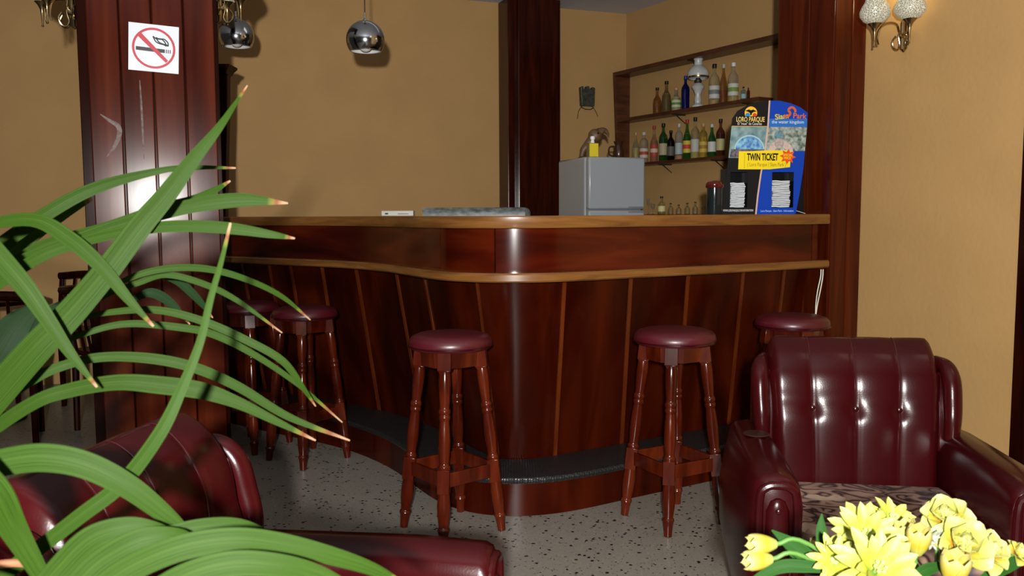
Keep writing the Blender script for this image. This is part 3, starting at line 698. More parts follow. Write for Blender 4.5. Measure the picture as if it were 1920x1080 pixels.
# pockets behind the openings
def pocket(x0, x1, y0, y1, nm):
    mb = MB(); dp = .075
    for (a, b, c, d) in ((x0-4, x0-1, 0, 1), (x1+1, x1+4, 0, 1)):
        mb.box(X((a+b)/2, (y0+y1)/2, -dp/2-.001), ((b-a)*s_, dp, (y1-y0+12)*s_))
    mb.box(X((x0+x1)/2, (y0+y1)/2, -dp), ((x1-x0+4)*s_, .003, (y1-y0+12)*s_))
    mb.box(X((x0+x1)/2, y1+3, -dp/2-.001), ((x1-x0+4)*s_, dp, 3*s_))
    return mb.build(nm, M['black'], std, smooth=False)
pocket(1362, 1403, 326, 391, 'left_pocket'); pocket(1444, 1490, 326, 392, 'right_pocket')
# easel back
plate([(1490, 404), (1516, 404), (1511, 330), (1505, 250), (1500, 250)], (), .006, lambda u, v, w_: X(u, v, -.03-w_)).build('easel_back', M['black'], std, smooth=False)
MB().tube([X(1494, 397, -.012), X(1517, 404-1, -.026)], .0012, 6).build('easel_tie', M['white'], std)
# print: left half
skyL = mottled('aquarium_print', (.05, .13, .16), (.22, .33, .33), 26, .4)
pl([(1366.5, 243), (1435, 243), (1431, 288), (1427, 300), (1362, 300)], .0045, .0006, 'scene_print', skyL)
dome = [(1376+25+26*math.cos(a), 285-24*math.sin(a)) for a in [PI*i/16 for i in range(17)]]
pl([(a, b) for a, b in dome], .0053, .0006, 'dome_print', mottled('dome_blue', (.02, .10, .35), (.20, .45, .60), 60, .4))
arc_ = [(1401+29*math.cos(a), 286-28*math.sin(a)) for a in [PI*i/16 for i in range(17)]]+[(1401+26.5*math.cos(a), 286-25.5*math.sin(a)) for a in [PI*(16-i)/16 for i in range(17)]]
pl(arc_, .006, .0005, 'dome_rim_print', pm((.30, .48, .55)))
pl([(1366, 284), (1430, 284), (1428, 299), (1364, 299)], .0065, .0004, 'crowd_print', mottled('crowd', (.01, .03, .06), (.20, .14, .13), 80, .5))
pl([(1367, 241.5), (1436, 241.5), (1436, 243), (1367, 243)], .0047, .0008, 'print_border', pm((.45, .30, .08)))
pl(circ(12, 24, (1403, 218)), .0045, .0006, 'sun_emblem', pm((.72, .42, .03)))
pl([(1392, 214), (1399, 211.5), (1403, 213), (1407, 211.5), (1414, 215), (1408, 216), (1405, 218), (1404, 222), (1402, 222), (1401, 218), (1398, 216)], .0053, .0005, 'palm_emblem', M['black'])
pl(circ(4.5, 12, (1397, 222)), .0053, .0005, 'blue_parrot_emblem', pm((.02, .20, .45)))
pl(circ(4.0, 12, (1410, 222)), .0053, .0005, 'red_parrot_emblem', pm((.5, .05, .02)))
pl([(1390, 224), (1416, 224), (1416, 232), (1390, 232)], .0058, .0004, 'emblem_base', M['black'])
def tx(txt, cx, cy, hpx, wpx, d, mat, nm, bold=0, rot=0, shear=0):
    c_ = X(cx, cy, d); cr_, sr_ = math.cos(rot), math.sin(rot)
    return text_mb(txt, hpx*1.38*s_, lambda u, v, w_: c_+Vector((u*cr_-v*sr_, -w_, u*sr_+v*cr_)), wpx*s_, bold, .0005, shear).build(nm, mat, std, smooth=False)
tx('LORO PARQUE', 1402, 230, 9, 54, .0064, pm((.60, .46, .12)), 'lettering', .0006)
tx('El "must" de Canarias', 1401, 237.5, 5, 46, .005, pm((.6, .6, .6)), 'lettering')
# print: right half
pl([(1436.5, 243), (1511, 243), (1508, 287), (1431, 287)], .0045, .0006, 'water_park_print', mottled('water_park', (.02, .06, .03), (.36, .40, .38), 55, .4, detail=6))
pl([(1437, 228), (1511, 228), (1511, 243), (1436.5, 243)], .0044, .0004, 'sea_print', pm((.02, .12, .42)))
face = [(1461+24*math.cos(a), 289-22*math.sin(a)) for a in [PI*i/16 for i in range(17)]]+[(1461+12*math.cos(a), 289-9*math.sin(a)) for a in [PI*(16-i)/16 for i in range(17)]]
pl(face, .0053, .0005, 'arch_print', mottled('arch_print', (.38, .28, .24), (.5, .42, .38), 60, .4))
pl(circ(9, 16, (1457, 259)), .0053, .0006, 'fountain_print', mottled('fountain', (.02, .10, .14), (.15, .28, .32), 90, .4))
pl(circ(9.5, 16, (1458, 273)), .0059, .0006, 'head_print', mottled('statue_stone', (.26, .20, .18), (.42, .36, .33), 90, .4))
tx('Siam', 1462, 224, 10, 26, .005, pm((.55, .45, .04)), 'lettering', .0008, .12)
tx('Park', 1496, 223, 10, 26, .005, pm((.50, .12, .03)), 'lettering', .0008, -.04)
tx('the water kingdom', 1474, 234, 6, 62, .0052, pm((.45, .55, .6)), 'lettering', .0002)
mb = MB(); P_ = catmull([(1466, 222, 0), (1473, 224, 0), (1478, 218, 0), (1474, 212, 0), (1480, 207, 0), (1486, 210, 0), (1488, 216, 0)], 4)
for i in range(len(P_)-1):
    a, b = P_[i], P_[i+1]; n_ = Vector((-(b-a).y, (b-a).x, 0)).normalized()*2.2
    t_ = plate([(a+n_)[:2], (b+n_)[:2], (b-n_)[:2], (a-n_)[:2]], (), .0006, lambda u, v, w_: X(u, v, .0058+w_)); mb.add(t_.v, t_.f)
mb.build('dragon_emblem', pm((.55, .10, .02)), std, smooth=False)
# banner
bn = [(1381, 288), (1400, 288), (1440, 286), (1478, 286), (1480, 290), (1479, 317), (1440, 321), (1380, 321)]
pl(bn, .0075, .003, 'ticket_banner', pm((.72, .55, .01)))
mb = MB()
for i in range(9):
    t_ = plate([(1391, 292+i*3.1), (1392.2, 292+i*3.1), (1392.2, 293.6+i*3.1), (1391, 293.6+i*3.1)], (), .0004, lambda u, v, w_: X(u, v, .0106+w_)); mb.add(t_.v, t_.f)
mb.build('perforation', pm((.25, .18, .01)), std, smooth=False)
tx('TWIN TICKET', 1426, 299, 13, 60, .0108, M['black'], 'lettering', .0016)
tx('( Loro Parque | Siam Park )', 1434, 312.5, 7, 74, .0108, pm((.32, .22, .01)), 'lettering', .0002)
star = []
for i in range(16):
    r_ = (15.5, 9)[i % 2]; a = 2*PI*i/16+.1; star.append((1474+r_*math.cos(a)*1.02, 297.5+r_*math.sin(a)*.95))
pl(star, .0118, .0008, 'red_starburst', pm((.62, .07, .01)))
tx('SPECIAL', 1474, 295, 4.5, 18, .0130, pm((.72, .55, .01)), 'lettering', .0002)
tx('PRICE', 1473, 300.5, 4.5, 13, .0130, pm((.72, .55, .01)), 'lettering', .0002)
tx('WWW.LOROPARQUE.COM INFORMATION', 1382, 397, 4, 58, .005, pm((.5, .5, .5)), 'lettering', .0002)
tx('Loro Parque - Siam Park - Information', 1457, 398, 4, 64, .005, pm((.30, .45, .7)), 'lettering', .0001)
# leaflets lying in the pockets
RS = Matrix.Rotation(sy_, 3, 'Z')
for x0, x1, ytop, lab, grp in ((1367, 1397, 345, 'pale folded leaflet piled in the black left pocket of the ticket stand', 'leaflets in the left pocket'), (1447, 1484, 341, 'pale folded leaflet piled in the blue right pocket of the ticket stand', 'leaflets in the right pocket')):
    n_ = 15; y1 = 391.0; stp = (y1-ytop)/n_
    proto = None
    for i in range(n_):
        hz = stp*s_*.90
        c_ = X((x0+x1)/2+random.uniform(-1.2, 1.2), y1-stp*(i+.5), -.036+random.uniform(-.002, .002))
        wpos = RS @ c_ + Vector(st0)
        if proto is None:
            wd = (x1-x0-3)*s_; mb = MB(); rg = []
            for j in range(5):
                x_ = -wd/2+wd*j/4; zb = .0012*math.sin(j*2.1)
                rg.append([Vector((x_, -.031, zb-hz*.5)), Vector((x_, .031, zb-hz*.3)), Vector((x_, .031, zb+hz*.4)), Vector((x_, -.031, zb+hz*.3))])
            mb.loft(rg); o = mb.build('leaflet', M['paper'], None, smooth=False); proto = o
        else:
            o = proto.copy(); C.objects.link(o)
        o.location = wpos; o.rotation_euler = (0, random.uniform(-.02, .02), sy_+random.uniform(-.06, .06))
        tag(o, lab, 'leaflet', grp)

# ------------------------------------------------------------------ pendant lamps
def pendant(px, py, Y, label):
    c = at(px, py, Y); R_ = 35/F*4.6
    t = thing('pendant_lamp', label, 'lamp', tuple(c), 0, 'chrome pendant lamps over the bar')
    prof = []; a_end = -math.radians(35)
    for i in range(19):
        a = PI/2*.93+(a_end-PI/2*.93)*i/18; prof.append((R_*math.cos(a), R_*math.sin(a)))
    MB().lathe(prof, 36, cap=False).build('shade', M['chrome'], t)
    MB().lathe([(r_*.97, h_*.97+.0) for r_, h_ in prof], 36, cap=False).build('shade_lining', M['white'], t)
    zb = prof[-1][1]; rb = prof[-1][0]
    MB().lathe([(rb*.985, zb+.001), (rb, zb+.001), (rb, zb-.001), (rb*.985, zb-.001), (rb*.985, zb+.001)], 36, cap=False).build('rim', M['chrome'], t)
    MB().ball((0, 0, -R_*.25), R_*.38, 16, 10).build('bulb', plain('frosted_bulb', (.6, .58, .55), .5), t)
    MB().lathe([(.012, R_*.96), (.012, R_*1.02), (.005, R_*1.1), (.0045, R_*1.4)], 12).build('cap', M['chrome'], t)
    MB().tube([(0, 0, R_*1.35), (0, 0, CZ-c.z-.02)], .0032, 8).build('cord', M['cord'], t)
    MB().lathe([(.05, CZ-c.z-.025), (.05, CZ-c.z-.004), (.045, CZ-c.z-.001)], 20).build('ceiling_rose', M['chrome'], t)
pendant(685, 75, 4.6, 'round chrome pendant lamp hanging in the middle above the bar')
pendant(443, 68, 5.05, 'round chrome pendant lamp half behind the pillar sconce')

# ------------------------------------------------------------------ sconces
def netted_glass():
    m, t, b = nt('netted_glass'); N = t.nodes; L = t.links
    tc = N.new('ShaderNodeTexCoord'); vo = N.new('ShaderNodeTexVoronoi'); vo.feature = 'DISTANCE_TO_EDGE'; vo.inputs['Scale'].default_value = 110
    L.new(tc.outputs['Object'], vo.inputs['Vector']); r = N.new('ShaderNodeMapRange'); r.inputs[1].default_value = .03; r.inputs[2].default_value = .12
    L.new(vo.outputs['Distance'], r.inputs[0]); mx = N.new('ShaderNodeMix'); mx.data_type = 'RGBA'; mx.inputs[6].default_value = (.72, .70, .60, 1); mx.inputs[7].default_value = (.20, .20, .16, 1)
    L.new(r.outputs[0], mx.inputs[0]); L.new(mx.outputs[2], b.inputs['Base Color']); setp(b, Roughness=.15)
    b.inputs['Emission Color'].default_value = (1, .85, .5, 1); b.inputs['Emission Strength'].default_value = .10
    return m
M['net'] = netted_glass()
def sconce(label, p, outn, sidev, z, arms=((-1, .075, .06), (0, .0, .11)), spread=1):
    """p: wall point, outn: unit vector out of the wall, sidev: unit vector along the wall"""
    t = thing('wall_sconce', label, 'lamp', (p.x, p.y, z), 0, 'brass wall sconces with netted glass globes')
    def W(s, o, h): return sidev*s+outn*o+Vector((0, 0, h))
    MB().lathe([(.030, 0.0), (.034, .004), (.030, .010), (.014, .016), (.012, .03)], 20, W(0, .001, 0), outn).build('wall_plate', M['brass'], t)
    MB().tube([W(0, .004, -.07), W(0, .014, -.06), W(0, .016, .06), W(0, .004, .08)], [.006, .011, .011, .005], 10).build('wall_bar', M['brass'], t)
    for s, o in arms:
        v = Vector((s, o)); ln = v.length; v = v/ln
        def A(a, h): return W(v.x*a, v.y*a, h)
        pts = catmull([A(.018, 0), A(.035, .018), A(ln*.30, .052), A(ln*.58, .055), A(ln*.82, .030), A(ln*.90, -.020), A(ln*.86, -.048)], 6)
        MB().tube(pts, .0042, 8).build('arm', M['brass'], t)
        pts = catmull([A(.030, .020), A(.038, -.005), A(.030, -.042), A(.042, -.064), A(.062, -.058), A(.072, -.034), A(.062, -.012), A(.054, -.006)], 6)
        MB().tube(pts, [.0042]*(len(pts)-3)+[.003, .006, .001], 8).build('scroll', M['brass'], t)
        base_ = A(ln, -.062)
        MB().lathe([(.004, 0), (.0055, .004), (.0035, .010), (.0045, .035), (.006, .060), (.008, .075), (.016, .092), (.029, .106), (.031, .108), (.026, .108)], 20, base_).build('trumpet_cup', M['brass'], t)
        g = base_+Vector((0, 0, .107))
        MB().lathe([(.026, 0), (.050, .012), (.066, .034), (.068, .052), (.060, .075), (.046, .098), (.040, .125), (.046, .150), (.043, .150), (.037, .125), (.043, .098), (.056, .075), (.064, .052), (.062, .034), (.047, .014), (.024, .003)], 28, g, cap=False).build('glass_globe', M['net'], t)
    return t
sp_ = ray_line(1684, rw0+rwn*.03, rwd); d0 = sp_.y
zs = at(1690, 68, d0).z
sconce('brass double wall sconce with netted glass globes on the right wall', sp_, rwo, rwd, zs, arms=((-.01, .175), (.12, .10)))
# light inside the right sconce
for s in (0,):
    l = bpy.data.lights.new('sconce_bulb', 'POINT'); l.energy = 1.6; l.color = (1, .78, .40); l.shadow_soft_size = .04
    o = bpy.data.objects.new('sconce_bulb', l); C.objects.link(o); o.location = sp_+rwo*.12+Vector((0, 0, zs+.24))
pf = onpil(L0-.001, .06, 0); zs2 = at(140, 10, 3.9).z
sconce('brass wall sconce on the left side of the pillar, mostly above the picture edge', onpil(L0-.039, .065, 0), -px_, -pn, at(150, 18, 3.8).z, arms=((.035, .11), (-.05, .14)))
sconce('brass wall sconce on the right side of the pillar, in front of a pendant lamp', onpil(L1+.017, .065, 0), px_, -pn, at(430, 8, 4.0).z, arms=((.025, .105), (-.07, .05)))

# ------------------------------------------------------------------ stools
def make_stool(label):
    t = thing('bar_stool', label, 'stool', (0, 0, 0), 0, 'bar stools with burgundy seats')
    MB().lathe([(.135, .692), (.150, .694), (.157, .702), (.159, .714), (.156, .726), (.146, .738), (.120, .747), (.07, .752), (0, .753)], 40).build('seat', M['vinyl'], t)
    MB().lathe([(.155, .699), (.1605, .701), (.1605, .706), (.155, .708)], 40, cap=False).build('seat_piping', M['leather_dark'], t)
    # octagonal apron ring
    def octa(r, z): return [Vector((r*math.cos(PI/8+k*PI/4), r*math.sin(PI/8+k*PI/4), z)) for k in range(8)]
    MB().loft([octa(.112, .632), octa(.116, .690), octa(.098, .690), octa(.095, .632), octa(.112, .632)], False).build('apron', M['turned'], t, smooth=False)
    for k in range(4):
        a = k*PI/2-PI/2; d = Vector((math.cos(a), math.sin(a), 0))
        pt = d*.112+Vector((0, 0, .691)); pb = d*.192
        ax = (pt-pb).normalized(); Lg = (pt-pb).length
        prof = [(.015, 0), (.017, .03), (.020, .052), (.0235, .060), (.021, .067), (.018, .070), (.024, .115), (.025, .15), (.022, .185), (.022, .196)]
        prof2 = [(.8*x_+.0062, y_) for x_, y_ in [(.018, .272), (.0215, .280), (.0215, .288), (.016, .294), (.015, .30), (.0195, .345), (.0205, .38), (.0175, .425), (.0145, .452), (.0195, .460), (.0195, .467), (.016, .472), (.0205, .480), (.0205, .488), (.0145, .496), (.0150, .505), (.0195, .55), (.0215, .585), (.020, .615), (.016, .632)]]
        lg = MB().lathe(prof, 14, pb, ax).lathe(prof2, 14, pb, ax)
        Rm = Matrix((Vector((-d.y, d.x, 0)), ax.cross(Vector((-d.y, d.x, 0))).normalized()*1, ax)).transposed()
        lg.box(pb+ax*.234, (.044, .044, .086), M_=Rm, taper=1)
        lg.box(pb+ax*(Lg-.032), (.050, .046, .066), M_=Rm, taper=1)
        lg.box(pb+ax*(Lg-.074), (.046, .040, -.022), M_=Rm, taper=.62) if False else lg.loft([[pb+ax*(Lg-.065-hh)+Rm @ Vector((x_*w_, y_*w_*.9, 0)) for x_, y_ in ((-1, -1), (1, -1), (1, 1), (-1, 1))] for hh, w_ in ((0, .023), (.012, .0175), (.02, .015))])
        lg.build('leg', M['turned'], t, bevel=.0015)
    for k in range(4):
        a = k*PI/2-PI/2; b = a+PI/2; r_ = .192-.080*.234/.7
        A_ = Vector((math.cos(a)*r_, math.sin(a)*r_, .234)); B_ = Vector((math.cos(b)*r_, math.sin(b)*r_, .234))
        dd = (B_-A_).normalized(); cc = (A_+B_)/2
        MB().box(cc, ((B_-A_).length-.030, .014, .052), math.atan2(dd.y, dd.x)).build('stretcher', M['turned'], t, bevel=.002)
    return t
st = make_stool('bar stool with burgundy seat standing in front of the bulge of the bar')
spots = [((-.235, 3.212), -6, None),
         ((.634, 3.30), -16, 'bar stool with burgundy seat, just left of the tufted armchair at the right'),
         ((-1.02, 4.17), 6, 'shaded bar stool left of centre, nearer the pillar, with its right foot by the step'),
         ((-1.375, 4.42), 20, 'shaded bar stool partly hidden by the pillar and palm leaves'),
         ((1.235, 3.735), 10, 'bar stool at the right end of the bar, half hidden behind the armchair')]
for (xy, rz, lab) in spots:
    o = st if lab is None else copy_tree(st)
    o.location = (*xy, 0); o.rotation_euler = (0, 0, math.radians(rz)); o.scale = (1, 1, 1.02)
    if lab: o['label'] = lab

# ------------------------------------------------------------------ armchairs
def paisley():
    m, t, b = nt('paisley_cushion'); N = t.nodes; L = t.links
    tc = N.new('ShaderNodeTexCoord'); no = N.new('ShaderNodeTexNoise'); no.inputs['Scale'].default_value = 9; no.inputs['Detail'].default_value = 1.5
    L.new(tc.outputs['Object'], no.inputs['Vector'])
    a = N.new('ShaderNodeVectorMath'); a.operation = 'SCALE'; a.inputs['Scale'].default_value = .22; L.new(no.outputs['Color'], a.inputs[0])
    ad_ = N.new('ShaderNodeVectorMath'); ad_.operation = 'ADD'; L.new(tc.outputs['Object'], ad_.inputs[0]); L.new(a.outputs[0], ad_.inputs[1])
    vo = N.new('ShaderNodeTexVoronoi'); vo.inputs['Scale'].default_value = 10; L.new(ad_.outputs[0], vo.inputs['Vector'])
    mu = N.new('ShaderNodeMath'); mu.operation = 'MULTIPLY'; mu.inputs[1].default_value = 19; L.new(vo.outputs['Distance'], mu.inputs[0])
    si = N.new('ShaderNodeMath'); si.operation = 'SINE'; L.new(mu.outputs[0], si.inputs[0])
    cr = N.new('ShaderNodeValToRGB'); e = cr.color_ramp.elements
    e[0].position = .05; e[0].color = (.020, .005, .004, 1); e[1].position = .9; e[1].color = (.27, .17, .12, 1); x = e.new(.17); x.color = (.10, .036, .026, 1); x = e.new(.45); x.color = (.19, .10, .07, 1)
    mr = N.new('ShaderNodeMapRange'); mr.inputs[1].default_value = -1; mr.inputs[2].default_value = 1; L.new(si.outputs[0], mr.inputs[0]); L.new(mr.outputs[0], cr.inputs[0])
    n3 = N.new('ShaderNodeTexNoise'); n3.inputs['Scale'].default_value = 8; n3.inputs['Detail'].default_value = 3; L.new(ad_.outputs[0], n3.inputs['Vector'])
    c3 = N.new('ShaderNodeValToRGB'); e = c3.color_ramp.elements; e[0].position = .56; e[0].color = (0, 0, 0, 1); e[1].position = .60; e[1].color = (1, 1, 1, 1); L.new(n3.outputs['Fac'], c3.inputs[0])
    mx = N.new('ShaderNodeMix'); mx.data_type = 'RGBA'; mx.inputs[7].default_value = (.36, .26, .19, 1); L.new(c3.outputs[0], mx.inputs[0]); L.new(cr.outputs[0], mx.inputs[6])
    n4 = N.new('ShaderNodeTexNoise'); n4.inputs['Scale'].default_value = 5.5; L.new(tc.outputs['Object'], n4.inputs['Vector'])
    c4 = N.new('ShaderNodeValToRGB'); e = c4.color_ramp.elements; e[0].position = .63; e[0].color = (0, 0, 0, 1); e[1].position = .68; e[1].color = (.8, .8, .8, 1); L.new(n4.outputs['Fac'], c4.inputs[0])
    m5 = N.new('ShaderNodeMix'); m5.data_type = 'RGBA'; m5.inputs[7].default_value = (.025, .03, .06, 1); L.new(c4.outputs[0], m5.inputs[0]); L.new(mx.outputs[2], m5.inputs[6])
    L.new(m5.outputs[2], b.inputs['Base Color']); setp(b, Roughness=.85); return m
M['paisley'] = paisley()
def sm(x): x = max(0, min(1, x)); return x*x*(3-2*x)
def make_armchair(label):
    t = thing('leather_armchair', label, 'armchair', (0, 0, 0), 0, 'burgundy leather armchairs')
    HW = .238
    # backrest: profile (y, z) of front -> over the top -> rear
    pf = catmull([(0.0, .36, 0), (.006, .44, 0), (.013, .52, 0), (.020, .585, 0), (.029, .622, 0), (.039, .655, 0), (.045, .692, 0), (.055, .728, 0), (.072, .762, 0), (.092, .789, 0), (.118, .813, 0), (.150, .826, 0), (.185, .808, 0), (.195, .75, 0), (.18, .62, 0), (.155, .36, 0)], 5)
    jt = 50
    nx = 49; rings = []
    seam = [-.5, 0, .5]
    for j, p in enumerate(pf):
        y, z = p.x, p.y
        tt = (pf[min(j+1, len(pf)-1)]-pf[max(j-1, 0)]).normalized(); nn = Vector((-tt.y, tt.x))  # outward (front/up)
        front = 1 if j < jt+8 else max(0, 1-(j-jt-8)/6)
        row = []
        for i in range(nx):
            u = -1+2*i/(nx-1)
            ch = abs((u*2) % 1-.5)*2     # 1 at seams (u = k*.5), 0 in channel centre
            ch = 1-abs(((u*2) % 1)*2-1)  # 0 at seam, 1 in the centre
            puff = (math.sin(ch*PI/2))**.55*(.0085*front if j < jt-6 else .0085*front*max(.25, 1-(j-jt+6)/8))
            edge = max(0, abs(u)-.86)/.14
            dim = 0
            for s_ in seam:
                d2 = ((u-s_)*HW)**2+(z-.625)**2; dim += .006*math.exp(-d2/(.022**2)) if j < jt else 0
            off_ = puff-dim-.034*edge**2.2
            zz = z+nn.y*off_
            yy = y+nn.x*off_
            xx = u*HW*(1.0+.06*sm((z-.45)/.3))
            if z > .74: zz -= .040*edge**2
            row.append(Vector((xx, yy, zz)))
        rings.append(row)
    mb = MB(); n_ = nx
    vs = [p for r in rings for p in r]; fsx = []
    for i in range(len(rings)-1):
        for j in range(nx-1): a = i*nx+j; fsx.append((a, a+1, a+1+nx, a+nx))
    mb.add(vs, fsx)
    nr = len(rings)
    mb.f.append(tuple(i*nx for i in range(nr))); mb.mi.append(0); mb.f.append(tuple(i*nx+nx-1 for i in reversed(range(nr)))); mb.mi.append(0)
    bk = mb.build('backrest', M['leather'], t, angle=60)
    for s_ in seam:
        i = int(round((s_+1)/2*(nx-1)))
        MB().tube([rings[j][i]+Vector((0, -.001, 0)) for j in range(2, jt+12)], .0018, 6).build('seam_piping', M['leather_dark'], bk)
        jj = min(range(jt), key=lambda j: abs(rings[j][i].z-.625))
        MB().ball(rings[jj][i]+Vector((0, -.004, 0)), .009, 12, 8, (1, .6, 1)).build('button', M['leather_dark'], bk)
    # wings: padded bolsters beside the back
    for s in (-1, 1):
        pts = catmull([(s*(HW+.030), .030, .535), (s*(HW+.033), .032, .60), (s*(HW+.036), .048, .66), (s*(HW+.036), .064, .715), (s*(HW+.030), .095, .748), (s*(HW+.012), .15, .755)], 5)
        n_ = len(pts)
        rad = [.022+.006*math.sin(PI*min(1, i/(n_-1)*1.1)) for i in range(n_)]
        MB().tube(pts, rad, 16).build('wing', M['leather'], t, sub=1)
        q = MB(); rg = []
        for z, y0 in ((.50, .035), (.60, .040), (.68, .060), (.735, .082)):
            rg.append([Vector((s*(HW-.01), y0, z)), Vector((s*(HW+.052), y0, z)), Vector((s*(HW+.052), .165, z)), Vector((s*(HW-.01), .165, z))])
        q.loft(rg).build('wing_side', M['leather'], t, bevel=.012)
    # arms
    for s in (-1, 1):
        def sec(y, top, w0, w1, bulge):
            xi = HW+.004; xo = HW+w1
            pts = [(xi, .16), (xi, .30), (xi-.004, top-.06), (xi+.004, top-.02), (xi+.022, top-.003), ((xi+xo)/2, top+.004), (xo-.022, top-.002), (xo-.004, top-.018), (xo+bulge*.5, top-.07), (xo+bulge, top-.17), (xo+bulge*.9, .26), (xo+bulge*.3, .16)]
            return [Vector((s*x, y, z)) for x, z in pts]
        rg = [sec(-.462, .545, 0, .108, .002), sec(-.455, .556, 0, .115, .006), sec(-.44, .562, 0, .119, .012), sec(-.30, .565, 0, .122, .026), sec(-.10, .56, 0, .122, .034), (sec(.08, .555, 0, .122, .03)), sec(.17, .55, 0, .115, .01)]
        ar = MB().loft(rg).build('arm', M['leather'], t, angle=70, bevel=0)
        # front panel: raised border, recessed puff and button
        xc = s*(HW+.060)
        bord = catmull([(xc-.044, 0, .17), (xc-.045, 0, .35), (xc-.044, 0, .50), (xc-.030, 0, .533), (xc, 0, .540), (xc+.030, 0, .533), (xc+.044, 0, .50), (xc+.045, 0, .35), (xc+.044, 0, .17)], 5)
        MB().tube([Vector((p.x, -.463, p.z)) for p in bord], .0105, 10).build('arm_front_roll', M['leather'], ar)
        rg = []
        for z, w_ in ((.17, .028), (.30, .030), (.42, .030), (.475, .028), (.50, .018), (.508, .004)):
            rg.append([Vector((xc+w_*math.cos(a), -.462-.012*math.sin(a)*(1 if w_ > .01 else .3), z)) for a in [PI*i/8 for i in range(9)]])
        MB().loft(rg, True, True).build('arm_front_pad', M['leather'], ar, angle=70)
        MB().ball((xc, -.477, .478), .0075, 12, 8, (1, .6, 1)).build('arm_button', M['leather_dark'], ar)
    # seat base and cushion
    MB().box((0, -.215, .235), (HW*2, .45, .15)).build('seat_base', M['leather'], t, bevel=.015)
    rg = []
    cw = HW-.003
    def cush(z, i_): 
        r_ = .03; o_ = []
        for cx, cy, a0_ in ((cw-r_, -.02-r_, 0), (-cw+r_, -.02-r_, PI/2), (-cw+r_, -.445+r_, PI), (cw-r_, -.445+r_, 3*PI/2)):
            for k in range(5):
                a = a0_+PI/2*k/4; o_.append(Vector((cx+(r_-i_)*math.cos(a), cy+(r_-i_)*math.sin(a), z)))
        return o_
    cu = MB().loft([cush(.312, .02), cush(.318, .005), cush(.34, 0), cush(.39, 0), cush(.412, .004), cush(.420, .018)]).build('seat_cushion', M['paisley'], t, label='paisley patterned seat cushion')
    for x_ in (-HW-.03, HW+.03):
        for y_ in (-.40, .10):
            MB().lathe([(.018, 0), (.022, .02), (.028, .10), (.028, .165)], 14, (x_, y_, 0)).build('foot', M['turned'], t)
    return t
ch = make_armchair('burgundy leather armchair at the right with paisley seat, facing the camera')
ch.location = (1.018, 2.47, 0); ch.rotation_euler = (0, 0, math.radians(-8.5))
# small round leather tab on its arm
tb = MB().lathe([(.036, .0), (.038, .002), (.036, .004), (0, .0045)], 24, (-.298, -.055, .563)).build('leather_tab', pm((.022, .006, .004), .5), ch, label='brown oval patch on the arm')
ch2 = copy_tree(ch)
for o in [x for x in bpy.data.objects if x.parent == ch2 and x.name.startswith('leather_tab')]: bpy.data.objects.remove(o)
ch2.location = (-.545, 1.405, 0); ch2.rotation_euler = (0, 0, math.radians(80))
ch2['label'] = 'burgundy leather armchair at lower left, turned sideways behind the palm'

# ------------------------------------------------------------------ dark dining furniture at the far left
def make_chair(label):
    t = thing('dining_chair', label, 'chair', (0, 0, 0), 0, 'dark wooden dining chairs')
    for sx_ in (-1, 1):
        MB().tube([(sx_*.18, -.19, 0), (sx_*.18, -.19, .44)], [.016, .02], 10).build('leg', M['darkwood'], t)
        MB().tube([(sx_*.18, .20, 0), (sx_*.18, .19, .44), (sx_*.185, .24, .80)], [.016, .02, .016], 10).build('leg', M['darkwood'], t)
    MB().box((0, 0, .45), (.42, .42, .03)).build('seat', M['leather'], t, bevel=.012)
    MB().tube(catmull([(-.20, .235, .80), (0, .265, .815), (.20, .235, .80)], 5), .026, 10).build('top_rail', M['darkwood'], t)
    for x_ in (-.09, -.03, .03, .09): MB().tube([(x_, .19, .46), (x_, .25, .80)], .008, 8).build('spindle', M['darkwood'], t)
    return t
dc = make_chair('dark wooden dining chair by the back wall, left of the pillar')
dc.location = (-2.62, 4.95, 0); dc.rotation_euler = (0, 0, math.radians(205))
dc2 = copy_tree(dc); dc2.location = (-3.0, 5.62, 0); dc2.rotation_euler = (0, 0, math.radians(-15)); dc2['label'] = 'dark wooden dining chair on the far side of the round table'
dc3 = copy_tree(dc); dc3.location = (-2.35, 4.55, 0); dc3.rotation_euler = (0, 0, math.radians(150)); dc3['label'] = 'dark wooden dining chair nearest the left edge of the pillar'
dt = thing('round_table', 'dark round wooden table at the far left behind the palm', 'table', (-3.12, 5.0, 0))
MB().lathe([(.30, .70), (.33, .705), (.33, .725), (.32, .73)], 32).build('table_top', M['darkwood'], dt)
MB().lathe([(.20, 0), (.20, .02), (.05, .05), (.035, .3), (.05, .5), (.04, .70)], 20).build('pedestal', M['darkwood'], dt)
dc.location = (-2.75, 4.50, 0)
dc3.location = (-2.22, 4.85, 0)
